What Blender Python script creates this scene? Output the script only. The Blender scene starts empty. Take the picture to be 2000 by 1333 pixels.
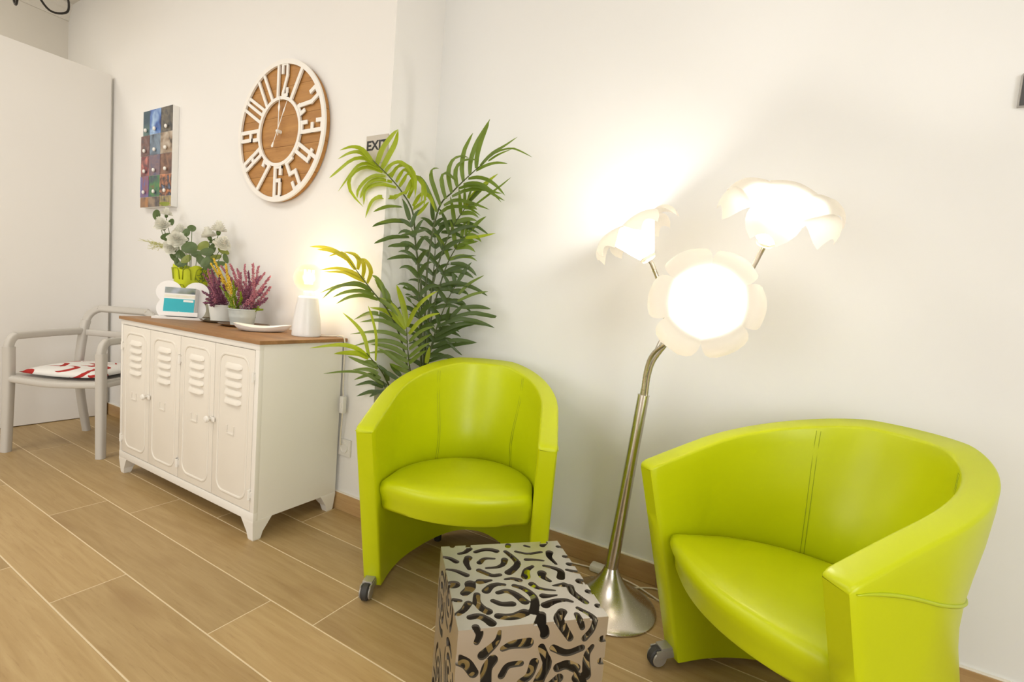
import bpy, bmesh, math, random
import numpy as np
from mathutils import Vector, Matrix, Euler

random.seed(7)
rng = np.random.default_rng(7)
C = bpy.context.scene.collection
scene = bpy.context.scene

# ------------------------------------------------------------------ camera
CAM_H = 1.034
FPX = 932.36
YAW, PITCH, ROLL = math.radians(-29.58), math.radians(4.516), math.radians(4.634)
cy, sy, cp, sp = math.cos(YAW), math.sin(YAW), math.cos(PITCH), math.sin(PITCH)
FW = np.array([sy * cp, cy * cp, -sp])
RT0 = np.array([cy, -sy, 0.0])
UP0 = np.cross(RT0, FW)
RT = math.cos(ROLL) * RT0 + math.sin(ROLL) * UP0
UP = -math.sin(ROLL) * RT0 + math.cos(ROLL) * UP0
cam_data = bpy.data.cameras.new('camera')
cam_data.sensor_fit = 'HORIZONTAL'
cam_data.sensor_width = 36.0
cam_data.lens = 36.0 * FPX / 2000.0
cam_data.clip_start = 0.05
cam = bpy.data.objects.new('camera', cam_data)
C.objects.link(cam)
cam.matrix_world = Matrix(((RT[0], UP[0], -FW[0], 0), (RT[1], UP[1], -FW[1], 0), (RT[2], UP[2], -FW[2], CAM_H), (0, 0, 0, 1)))
scene.camera = cam


def at(u, v, Y):
    """photo pixel + real distance from the camera line -> point in the room"""
    d = RT * ((u - 1000) / FPX) - UP * ((v - 666.5) / FPX) + FW
    return np.array([0, 0, CAM_H]) + d * (Y / d[1])


# ------------------------------------------------------------------ world, lights, exposure
world = bpy.data.worlds.new('world')
scene.world = world
world.use_nodes = True
world.node_tree.nodes['Background'].inputs[0].default_value = (1.0, 0.95, 0.88, 1)
world.node_tree.nodes['Background'].inputs[1].default_value = 0.3


def area(name, loc, aim, sx, sy_, power, col):
    d = bpy.data.lights.new(name, 'AREA')
    d.shape = 'RECTANGLE'
    d.size, d.size_y = sx, sy_
    d.energy = power
    d.color = col
    o = bpy.data.objects.new(name, d)
    C.objects.link(o)
    o.location = loc
    o.rotation_euler = (Vector(aim) - Vector(loc)).to_track_quat('-Z', 'Y').to_euler()
    return o


area('ceiling_panel_light', (-2.9, -0.5, 2.95), (-2.9, -0.5, 0), 1.2, 1.2, 20, (1.0, 0.965, 0.91))
area('ceiling_panel_light', (0.3, -0.8, 2.95), (0.3, -0.8, 0), 1.2, 1.2, 13, (1.0, 0.985, 0.96))
area('far_wall_fill_light', (-4.57, -0.2, 2.95), (-4.57, -0.2, 0), 0.4, 1.2, 13, (1.0, 0.93, 0.80))  # unseen source added to brighten the far wall beyond the partition
area('added_fill_light', (-2.2, -2.6, 1.2), (-2.6, 1.5, 0.8), 3.0, 2.0, 27, (0.96, 0.985, 1.0))  # added fill panel behind the viewer; no window is modelled there
area('added_fill_light', (2.3, -0.9, 1.2), (-1.8, 0.5, 0.9), 2.4, 2.0, 60, (0.96, 0.985, 1.0))  # added fill panel for right-facing surfaces, standing in for an unseen window

scene.view_settings.view_transform = 'Standard'
scene.view_settings.look = 'None'
scene.view_settings.gamma = 1.0
scene.view_settings.use_curve_mapping = False
scene.view_settings.exposure = 0.57


# ------------------------------------------------------------------ helpers: materials
def lin(r, g, b):
    f = lambda c: (c / 255) / 12.92 if c / 255 <= 0.04045 else ((c / 255 + 0.055) / 1.055) ** 2.4
    return (f(r), f(g), f(b), 1.0)


class NT:
    def __init__(self, name):
        self.m = bpy.data.materials.new(name)
        self.m.use_nodes = True
        self.t = self.m.node_tree
        self.b = self.t.nodes['Principled BSDF']
        self.out = self.t.nodes['Material Output']

    def n(self, kind, **kw):
        nd = self.t.nodes.new(kind)
        for k, v in kw.items():
            if k in nd.inputs.keys():
                nd.inputs[k].default_value = v
            else:
                setattr(nd, k, v)
        return nd

    def l(self, a, b):
        self.t.links.new(a, b)

    def set(self, **kw):
        for k, v in kw.items():
            self.b.inputs[k.replace('_', ' ')].default_value = v
        return self

    def bump(self, height, strength=0.2, dist=0.01):
        bp = self.n('ShaderNodeBump', Strength=strength, Distance=dist)
        self.l(height, bp.inputs['Height'])
        self.l(bp.outputs[0], self.b.inputs['Normal'])


def plain(name, col, rough=0.5, metal=0.0, var=0.04, scale=20, bump=0.0, coat=0.0, spec=0.5):
    """plain surface with a little procedural mottling"""
    t = NT(name)
    t.set(Roughness=rough, Metallic=metal)
    t.b.inputs['Specular IOR Level'].default_value = spec
    if coat:
        t.b.inputs['Coat Weight'].default_value = coat
    tc = t.n('ShaderNodeTexCoord')
    nz = t.n('ShaderNodeTexNoise', Scale=scale, Detail=4.0)
    t.l(tc.outputs['Object'], nz.inputs['Vector'])
    mx = t.n('ShaderNodeMix', data_type='RGBA')
    c = np.array(col[:3])
    mx.inputs[6].default_value = (*np.clip(c * (1 - var), 0, 1), 1)
    mx.inputs[7].default_value = (*np.clip(c * (1 + var), 0, 1), 1)
    t.l(nz.outputs[0], mx.inputs[0])
    t.l(mx.outputs[2], t.b.inputs['Base Color'])
    if bump:
        t.bump(nz.outputs[0], bump, 0.004)
    return t.m


def wood(name, c1, c2, c3, axis='X', stretch=14, scale=3.0, rough=0.45, rand=True, bump=0.08, knots=True, tint=0.14):
    t = NT(name)
    t.set(Roughness=rough)
    tc = t.n('ShaderNodeTexCoord')
    mp = t.n('ShaderNodeMapping')
    s = [stretch] * 3
    s['XYZ'.index(axis)] = 1.0
    mp.inputs['Scale'].default_value = s
    oi = t.n('ShaderNodeObjectInfo')
    if rand:
        mul = t.n('ShaderNodeVectorMath', operation='SCALE')
        mul.inputs[0].default_value = (37.0, 91.0, 53.0)
        t.l(oi.outputs['Random'], mul.inputs['Scale'])
        add = t.n('ShaderNodeVectorMath', operation='ADD')
        t.l(tc.outputs['Object'], add.inputs[0])
        t.l(mul.outputs[0], add.inputs[1])
        src = add.outputs[0]
    else:
        src = tc.outputs['Object']
    t.l(src, mp.inputs['Vector'])
    n1 = t.n('ShaderNodeTexNoise', Scale=scale, Detail=6.0, Roughness=0.6, Distortion=0.6)
    t.l(mp.outputs[0], n1.inputs['Vector'])
    n2 = t.n('ShaderNodeTexNoise', Scale=scale * 3.2, Detail=8.0, Roughness=0.7)
    t.l(mp.outputs[0], n2.inputs['Vector'])
    r1 = t.n('ShaderNodeValToRGB')
    e = r1.color_ramp.elements
    e[0].position, e[0].color = 0.3, c1
    e[1].position, e[1].color = 0.72, c2
    t.l(n1.outputs[0], r1.inputs[0])
    mx = t.n('ShaderNodeMix', data_type='RGBA', blend_type='MIX')
    r2 = t.n('ShaderNodeValToRGB')
    r2.color_ramp.elements[0].position, r2.color_ramp.elements[1].position = 0.56, 0.74
    r2.color_ramp.elements[1].color = (0.55, 0.55, 0.55, 1)
    t.l(n2.outputs[0], r2.inputs[0])
    t.l(r2.outputs[0], mx.inputs[0])
    t.l(r1.outputs[0], mx.inputs[6])
    mx.inputs[7].default_value = c3
    last = mx.outputs[2]
    if knots:
        mk = t.n('ShaderNodeMapping')
        s2 = [5.5] * 3
        s2['XYZ'.index(axis)] = 1.6
        mk.inputs['Scale'].default_value = s2
        t.l(src, mk.inputs['Vector'])
        n3 = t.n('ShaderNodeTexNoise', Scale=1.3, Detail=2.0)
        t.l(mk.outputs[0], n3.inputs['Vector'])
        r3 = t.n('ShaderNodeValToRGB')
        r3.color_ramp.elements[0].position, r3.color_ramp.elements[1].position = 0.6, 0.8
        r3.color_ramp.elements[1].color = (0.6, 0.6, 0.6, 1)
        t.l(n3.outputs[0], r3.inputs[0])
        m3 = t.n('ShaderNodeMix', data_type='RGBA')
        t.l(r3.outputs[0], m3.inputs[0])
        t.l(last, m3.inputs[6])
        m3.inputs[7].default_value = c3
        last = m3.outputs[2]
    hv = t.n('ShaderNodeHueSaturation')
    if rand:
        mr = t.n('ShaderNodeMapRange')
        mr.inputs['To Min'].default_value, mr.inputs['To Max'].default_value = 1 - tint, 1 + tint * 0.6
        t.l(oi.outputs['Random'], mr.inputs[0])
        t.l(mr.outputs[0], hv.inputs['Value'])
    t.l(last, hv.inputs['Color'])
    t.l(hv.outputs[0], t.b.inputs['Base Color'])
    if bump:
        t.bump(n2.outputs[0], bump, 0.003)
    return t.m


def leafmat(name, col, trans=0.35, rough=0.45, tip=None):
    """two-sided leaf: glossy diffuse front plus translucency"""
    t = NT(name)
    tc = t.n('ShaderNodeTexCoord')
    nz = t.n('ShaderNodeTexNoise', Scale=30.0, Detail=3.0)
    t.l(tc.outputs['Object'], nz.inputs['Vector'])
    mx = t.n('ShaderNodeMix', data_type='RGBA')
    c = np.array(col[:3])
    mx.inputs[6].default_value = (*(c * 0.72), 1)
    mx.inputs[7].default_value = (*np.clip(c * 1.2, 0, 1), 1)
    t.l(nz.outputs[0], mx.inputs[0])
    t.l(mx.outputs[2], t.b.inputs['Base Color'])
    t.set(Roughness=rough)
    tr = t.n('ShaderNodeBsdfTranslucent')
    c2 = np.array((tip or col)[:3])
    tr.inputs[0].default_value = (*np.clip(c2 * 1.4, 0, 1), 1)
    ms = t.n('ShaderNodeMixShader')
    ms.inputs[0].default_value = trans
    t.l(t.b.outputs[0], ms.inputs[1])
    t.l(tr.outputs[0], ms.inputs[2])
    t.l(ms.outputs[0], t.out.inputs[0])
    return t.m


def emit(name, col, strength):
    t = NT(name)
    t.b.inputs['Base Color'].default_value = col
    t.b.inputs['Emission Color'].default_value = col
    t.b.inputs['Emission Strength'].default_value = strength
    return t.m


M = {}
M['wall'] = plain('wall_paint', (0.80, 0.785, 0.76), 0.7, var=0.012, scale=3)
M['wall2'] = plain('wall_paint_right', (0.79, 0.79, 0.78), 0.7, var=0.012, scale=3)
M['ceil'] = plain('ceiling_paint', (0.74, 0.70, 0.63), 0.8, var=0.01, scale=3)
M['panel'] = plain('partition_laminate', (0.80, 0.775, 0.735), 0.45, var=0.01, scale=4)
M['grout'] = plain('grout', lin(222, 204, 170), 0.8, var=0.05, scale=60)
M['plank'] = wood('oak_tile', lin(166, 137, 89), lin(184, 157, 110), lin(142, 108, 64))
M['skirt'] = wood('oak_skirting_tile', lin(170, 136, 90), lin(190, 158, 110), lin(150, 112, 66))
M['caulk'] = plain('white_caulk', lin(238, 232, 220), 0.7)
M['lime'] = plain('lime_leatherette', (0.51, 0.575, 0.002), 0.36, var=0.03, scale=9, spec=0.4)
M['limeseam'] = plain('lime_stitching', (0.26, 0.32, 0.003), 0.6)
M['limepipe'] = plain('lime_piping', (0.45, 0.54, 0.01), 0.42)
M['under'] = plain('black_underside', (0.02, 0.02, 0.015), 0.9)
M['rubber'] = plain('dark_rubber', (0.035, 0.033, 0.03), 0.6)
M['castermetal'] = plain('grey_caster_plastic', (0.42, 0.40, 0.36), 0.35, metal=0.6)
M['white'] = plain('white_enamel', (0.80, 0.77, 0.71), 0.38, var=0.015, scale=6)
M['whiteworn'] = plain('white_enamel_doors', (0.76, 0.715, 0.635), 0.42, var=0.03, scale=8)
M['topwood'] = wood('walnut_top', lin(138, 98, 58), lin(164, 122, 76), lin(100, 68, 38), stretch=10, scale=4, rand=False, rough=0.5)
M['steel'] = None


def brushed(name, col, rough, scale=(2, 2, 220), aniso=0.0, bump=0.06, axis_noise=60):
    t = NT(name)
    t.set(Roughness=rough, Metallic=1.0)
    t.b.inputs['Base Color'].default_value = col
    tc = t.n('ShaderNodeTexCoord')
    mp = t.n('ShaderNodeMapping')
    mp.inputs['Scale'].default_value = scale
    t.l(tc.outputs['Object'], mp.inputs[0])
    nz = t.n('ShaderNodeTexNoise', Scale=axis_noise, Detail=3.0)
    t.l(mp.outputs[0], nz.inputs['Vector'])
    mr = t.n('ShaderNodeMapRange')
    mr.inputs['To Min'].default_value, mr.inputs['To Max'].default_value = rough * 0.8, rough * 1.25
    t.l(nz.outputs[0], mr.inputs[0])
    t.l(mr.outputs[0], t.b.inputs['Roughness'])
    t.bump(nz.outputs[0], bump, 0.001)
    return t.m


M['steel'] = brushed('brushed_steel', (0.62, 0.585, 0.52, 1), 0.25, (6, 6, 0.3), bump=0.012)
M['alu'] = brushed('cast_aluminium', (0.56, 0.535, 0.50, 1), 0.36, (1, 1, 1), axis_noise=14, bump=0.06)
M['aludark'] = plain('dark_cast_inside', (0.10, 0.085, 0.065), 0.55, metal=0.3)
M['goose'] = brushed('gooseneck_steel', (0.60, 0.56, 0.48, 1), 0.28, (1, 1, 1), bump=0.0)
M['pchair'] = plain('warm_grey_plastic', (0.55, 0.52, 0.47), 0.45, var=0.01)
M['clockwhite'] = plain('clock_white_paint', (0.82, 0.79, 0.74), 0.5)
M['clockwood'] = wood('clock_fir_wood', lin(158, 108, 52), lin(186, 136, 72), lin(120, 76, 34), stretch=9, scale=3.5, rand=True, tint=0.06, rough=0.6)
M['signgrey'] = plain('sign_grey_plastic', lin(190, 182, 170), 0.5)
M['black'] = plain('black_print', (0.012, 0.012, 0.012), 0.6)
M['ceramic'] = plain('white_ceramic', (0.80, 0.79, 0.77), 0.3)
M['cable'] = plain('cream_cable', (0.72, 0.66, 0.54), 0.5)
M['pinwhite'] = plain('white_knob', (0.85, 0.83, 0.79), 0.35)
M['device'] = plain('charcoal_plastic', (0.055, 0.055, 0.055), 0.5)
M['deviceframe'] = plain('grey_plastic_bezel', (0.42, 0.40, 0.38), 0.4)
M['iron'] = plain('wrought_iron', (0.03, 0.026, 0.022), 0.5, metal=0.6)
M['limepot'] = plain('lime_felt', (0.56, 0.62, 0.005), 0.55, var=0.06, scale=40)
M['limepotline'] = plain('lime_felt_line', (0.30, 0.34, 0.004), 0.6)
M['stem'] = leafmat('stem_green', lin(88, 110, 50), 0.1)
M['euca'] = leafmat('eucalyptus_leaf', lin(92, 112, 66), 0.2)
M['eucalite'] = leafmat('eucalyptus_leaf_light', lin(140, 150, 70), 0.3)
M['petalwhite'] = leafmat('cream_petal', (0.92, 0.88, 0.74, 1), 0.25, 0.6)
M['fluff'] = leafmat('pale_grass_plume', lin(205, 205, 140), 0.3, 0.6)
M['acryl'] = plain('white_acrylic', (0.83, 0.81, 0.79), 0.25)
M['turq'] = plain('turquoise_print', lin(42, 172, 186), 0.4, var=0.03)
M['paper'] = plain('white_paper', (0.82, 0.81, 0.78), 0.5)
M['zinc'] = plain('pale_zinc_pot', (0.50, 0.54, 0.52), 0.45, metal=0.15, var=0.12, scale=30)
M['creampot'] = plain('cream_pot', (0.76, 0.75, 0.69), 0.5)
M['brownplate'] = plain('glazed_brown_plate', lin(122, 92, 62), 0.25, var=0.3, scale=14)
M['greyplate'] = plain('glazed_grey_plate', lin(120, 112, 96), 0.25, var=0.25, scale=14)
M['heath1'] = leafmat('heather_purple', lin(142, 84, 108), 0.2, 0.7)
M['heath2'] = leafmat('heather_pink', lin(190, 122, 136), 0.2, 0.7)
M['heath3'] = leafmat('heather_yellow', lin(226, 196, 66), 0.25, 0.7)
M['heathg'] = leafmat('heather_green', lin(138, 160, 36), 0.25, 0.7)
M['soil'] = plain('potting_soil', (0.05, 0.035, 0.02), 0.9)
M['potgrey'] = plain('grey_planter', (0.35, 0.34, 0.32), 0.6)
M['dot'] = plain('grey_outlet', (0.74, 0.72, 0.68), 0.4)


# ------------------------------------------------------------------ helpers: geometry
ORG = {}


def tag(o, label, cat, group=None, kind=None):
    o['label'] = label
    if cat:
        o['category'] = cat
    if group:
        o['group'] = group
    if kind:
        o['kind'] = kind
    return o


def thing(name, label, cat, loc=(0, 0, 0), rz=0.0, group=None):
    o = bpy.data.objects.new(name, None)
    o.empty_display_size = 0.05
    C.objects.link(o)
    o.location = loc
    o.rotation_euler = (0, 0, rz)
    tag(o, label, cat, group)
    ORG[o.name] = np.zeros(3) if rz else np.array(loc, float)
    return o


def obj(name, V, F, mat, parent=None, smooth=False, label=None, mats=None, fm=None):
    """one mesh object; V in world coordinates (or in the thing's own frame when the thing is turned)"""
    V = np.asarray(V, float)
    org = ORG[parent.name] if parent is not None else np.zeros(3)
    me = bpy.data.meshes.new(name)
    me.from_pydata((V - org).tolist(), [], [tuple(int(i) for i in f) for f in F])
    for m in (mats or [mat]):
        me.materials.append(M[m] if isinstance(m, str) else m)
    if fm is not None:
        me.polygons.foreach_set('material_index', fm)
    if smooth is True:
        me.polygons.foreach_set('use_smooth', [True] * len(me.polygons))
    bm = bmesh.new()
    bm.from_mesh(me)
    bmesh.ops.recalc_face_normals(bm, faces=bm.faces)
    bm.to_mesh(me)
    bm.free()
    if smooth not in (True, False):
        me.polygons.foreach_set('use_smooth', [True] * len(me.polygons))
        try:
            me.set_sharp_from_angle(angle=math.radians(smooth))
        except Exception:
            pass
    me.update()
    o = bpy.data.objects.new(name, me)
    C.objects.link(o)
    if parent is not None:
        o.parent = parent
        ORG[o.name] = org
    if label:
        o['label'] = label
    return o


class G:
    """collects pieces of one mesh"""

    def __init__(s):
        s.v, s.f = [], []

    def add(s, V, F):
        b = len(s.v)
        s.v += [tuple(p) for p in V]
        s.f += [tuple(i + b for i in f) for f in F]
        return s

    def box(s, lo, hi, bev=0.0, Mx=None):
        V, F = bevbox(lo, hi, bev)
        if Mx is not None:
            V = xf(V, Mx)
        return s.add(V, F)

    def tube(s, *a, **k):
        return s.add(*tube(*a, **k))

    def lathe(s, *a, **k):
        return s.add(*lathe(*a, **k))

    def obj(s, name, mat, parent=None, smooth=False, label=None):
        return obj(name, s.v, s.f, mat, parent, smooth, label)


def xf(V, Mx):
    V = np.asarray(V, float)
    Mx = np.asarray(Mx, float)
    return V @ Mx[:3, :3].T + Mx[:3, 3]


def frame(o, x, y, z):
    m = np.eye(4)
    m[:3, 0], m[:3, 1], m[:3, 2], m[:3, 3] = x, y, z, o
    return m


def bevbox(lo, hi, bev=0.0):
    lo, hi = np.array(lo, float), np.array(hi, float)
    if bev <= 0:
        V = [(x, y, z) for z in (lo[2], hi[2]) for y in (lo[1], hi[1]) for x in (lo[0], hi[0])]
        return V, [(0, 2, 3, 1), (4, 5, 7, 6), (0, 1, 5, 4), (2, 6, 7, 3), (0, 4, 6, 2), (1, 3, 7, 5)]
    bm = bmesh.new()
    bmesh.ops.create_cube(bm, size=1)
    for v in bm.verts:
        v.co = Vector(((lo + hi) / 2 + np.array(v.co) * (hi - lo)))
    bmesh.ops.bevel(bm, geom=bm.edges[:], offset=min(bev, 0.45 * min(hi - lo)), segments=2, affect='EDGES', profile=0.6)
    bm.verts.index_update()
    V = [tuple(v.co) for v in bm.verts]
    F = [tuple(v.index for v in f.verts) for f in bm.faces]
    bm.free()
    return V, F


def spline(P, n=24):
    """Catmull-Rom through P"""
    P = np.asarray(P, float)
    if len(P) == 2:
        t = np.linspace(0, 1, n)[:, None]
        return P[0] * (1 - t) + P[1] * t
    Q = np.vstack([2 * P[0] - P[1], P, 2 * P[-1] - P[-2]])
    out = []
    m = len(P) - 1
    for k in np.linspace(0, m, n):
        i = min(int(k), m - 1)
        t = k - i
        a, b, c, d = Q[i:i + 4]
        out.append(0.5 * (2 * b + (c - a) * t + (2 * a - 5 * b + 4 * c - d) * t * t + (3 * b - a - 3 * c + d) * t ** 3))
    return np.array(out)


def tube(P, r, seg=8, closed=False, cap=True, power=2.0, ry=None, up=(0, 0, 1)):
    """tube along P; power>2 gives a rounded-square section (r across, ry along up)"""
    P = np.asarray(P, float)
    n = len(P)
    R = np.broadcast_to(np.asarray(r, float), (n,))
    RY = R if ry is None else np.broadcast_to(np.asarray(ry, float), (n,))
    T = np.gradient(P, axis=0)
    if closed:
        T = np.roll(P, -1, 0) - np.roll(P, 1, 0)
    T /= np.linalg.norm(T, axis=1)[:, None] + 1e-12
    N = np.array(up, float)
    if abs(N @ T[0]) > 0.95:
        N = np.array([1.0, 0.2, 0]) if abs(T[0][0]) < 0.9 else np.array([0, 1.0, 0.2])
    V = []
    for i in range(n):
        N = N - (N @ T[i]) * T[i]
        N /= np.linalg.norm(N)
        B = np.cross(T[i], N)
        for k in range(seg):
            a = 2 * math.pi * k / seg
            c, s_ = math.cos(a), math.sin(a)
            c = math.copysign(abs(c) ** (2 / power), c)
            s_ = math.copysign(abs(s_) ** (2 / power), s_)
            V.append(P[i] + B * c * R[i] + N * s_ * RY[i])
    F = []
    for i in range(n if closed else n - 1):
        j = (i + 1) % n
        for k in range(seg):
            F.append((i * seg + k, i * seg + (k + 1) % seg, j * seg + (k + 1) % seg, j * seg + k))
    if cap and not closed:
        F.append(tuple(range(seg))[::-1])
        F.append(tuple((n - 1) * seg + k for k in range(seg)))
    return V, F


def lathe(prof, c=(0, 0, 0), seg=32, Mx=None, close=False):
    """revolve (r, z) profile about z"""
    V, F = [], []
    n = len(prof)
    for r, z in prof:
        for k in range(seg):
            a = 2 * math.pi * k / seg
            V.append((c[0] + max(r, 1e-4) * math.cos(a), c[1] + max(r, 1e-4) * math.sin(a), c[2] + z))
    for i in range(n if close else n - 1):
        j = (i + 1) % n
        for k in range(seg):
            F.append((i * seg + k, i * seg + (k + 1) % seg, j * seg + (k + 1) % seg, j * seg + k))
    if not close:
        F.append(tuple(range(seg)))
        F.append(tuple((n - 1) * seg + k for k in range(seg)))
    if Mx is not None:
        V = xf(V, Mx)
    return V, F


def struct(name, V, F, mat, label, parent=None, smooth=False):
    o = obj(name, V, F, mat, parent, smooth)
    if parent is None:
        o['kind'] = 'structure'
        o['label'] = label
    return o


# ------------------------------------------------------------------ the room
YL, YR = 1.532, 1.8405         # near-left wall face, recessed right wall face
XS, XF = -1.551, -4.945        # step between them, far wall
XE, YB, ZC = 2.4, -2.7, 2.99   # right end, wall behind the camera, ceiling

struct('floor', *bevbox((XF, YB, -0.08), (XE, YR, -0.0008)), 'grout', 'wood-look tiled floor with pale grout lines')
floor = bpy.data.objects['floor']
ORG['floor'] = np.zeros(3)
row_joint = {1: -1.868, 2: -1.363, 3: -1.156, 4: -0.854, 0: -2.2, 5: -1.75, 6: -0.62, -1: -1.45, -2: -0.9}
GAP = 0.0040
full_mesh = None
for k in range(-16, 8):
    y0, y1 = 0.5417 + 0.2 * (k - 1), 0.5417 + 0.2 * k
    y1 = min(y1, YR)
    y0c = max(y0, YB)
    if y1 - y0c < 0.02:
        continue
    j = row_joint.get(k, -1.0 - ((k * 0.37) % 1.2))
    # the row between grout lines k and k+1 uses joint phase of that row
    x = j - 1.2 * math.ceil((j - XF) / 1.2)
    while x < XE:
        a, b = max(x, XF), min(x + 1.2, XE)
        # cut away where the near-left wall stands
        if y0c + GAP > YL - 0.005:
            a = max(a, XS)
        if b - a > 0.03:
            Lx, Ly = (b - a - GAP) / 2, (y1 - y0c - GAP) / 2
            isfull = abs(b - a - 1.2) < 1e-6 and abs(y1 - y0c - 0.2) < 1e-6
            if isfull and full_mesh:
                o = bpy.data.objects.new('plank', full_mesh)
                C.objects.link(o)
                o.parent = floor
            else:
                V, F = bevbox((-Lx, -Ly, -0.012), (Lx, Ly, 0.0), 0.0012)
                o = obj('plank', V, F, 'plank', floor)
                if isfull:
                    full_mesh = o.data
            o.location = ((a + b) / 2, (y0c + y1) / 2, 0)
        x += 1.2

struct('wall_left', *bevbox((XF, YL, 0), (XS, YR + 0.12, ZC)), 'wall', 'warm white wall behind the locker sideboard and clock')
struct('wall_right', *bevbox((XS, YR, 0), (XE, YR + 0.12, ZC)), 'wall2', 'white wall behind the lime armchairs')
struct('wall_far', *bevbox((XF - 0.12, YB, 0), (XF, YR + 0.12, ZC)), 'ceil', 'cream wall above and beyond the white partition')
struct('wall_rear', *bevbox((XF, YB - 0.12, 0), (XE, YB, ZC)), 'wall', 'white wall behind the viewer')
struct('wall_side', *bevbox((XE, YB, 0), (XE + 0.12, YR + 0.12, ZC)), 'wall', 'white wall closing the room to the right')
struct('ceiling', *bevbox((XF - 0.12, YB - 0.12, ZC), (XE + 0.12, YR + 0.12, ZC + 0.1)), 'ceil', 'cream ceiling')
# moulded cornice on the far wall
prof = [(0, 2.885), (0.012, 2.885), (0.018, 2.90), (0.03, 2.915), (0.05, 2.945), (0.062, 2.955), (0.07, 2.975), (0.085, 2.989), (0, 2.989)]
V = [(XF + x, y, z) for y in (YB, YL) for x, z in prof]
n = len(prof)
F = [(i, (i + 1) % n, n + (i + 1) % n, n + i) for i in range(n)] + [tuple(range(n)), tuple(range(n, 2 * n))]
struct('trim_1', V, F, 'ceil', 'moulded cornice along the top of the far wall')
# partition
struct('wall_partition', *bevbox((-4.20, -1.6, 0.004), (-4.15, 1.512, 2.355), 0.003), 'panel', 'tall smooth white partition panel behind the grey armchair')


# baseboards of tile pieces, with a white caulk line on top
def baseboard(name, x0, x1, y, joints, label):
    root = struct(name, *bevbox((x0, y - 0.006, 0.0), (x1, y, 0.083)), 'grout', label)
    ORG[root.name] = np.zeros(3)
    xs = [x0] + [j for j in joints if x0 < j < x1] + [x1]
    for a, b in zip(xs[:-1], xs[1:]):
        Lx = (b - a - 0.003) / 2
        V, F = bevbox((-Lx, -0.011, 0.001), (Lx, -0.004, 0.083), 0.001)
        o = obj('tile', V, F, 'skirt', root)
        o.location = ((a + b) / 2, y, 0)
    obj('caulk_line', *bevbox((x0, y - 0.010, 0.083), (x1, y, 0.0875), 0.001), 'caulk', root)


baseboard('baseboard_left', XF, XS, YL, [-4.6, -3.4, -2.2], 'wood-look tile skirting under the left wall')
baseboard('baseboard_right', XS, XE, YR, [-1.52, -0.322, 0.878, 2.078], 'wood-look tile skirting under the right wall')
V, F = bevbox((XS, YL, 0.0), (XS + 0.010, YR - 0.011, 0.0875), 0.001)
o = struct('baseboard_step', V, F, 'skirt', 'short wood-look skirting on the return of the wall step')


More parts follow.
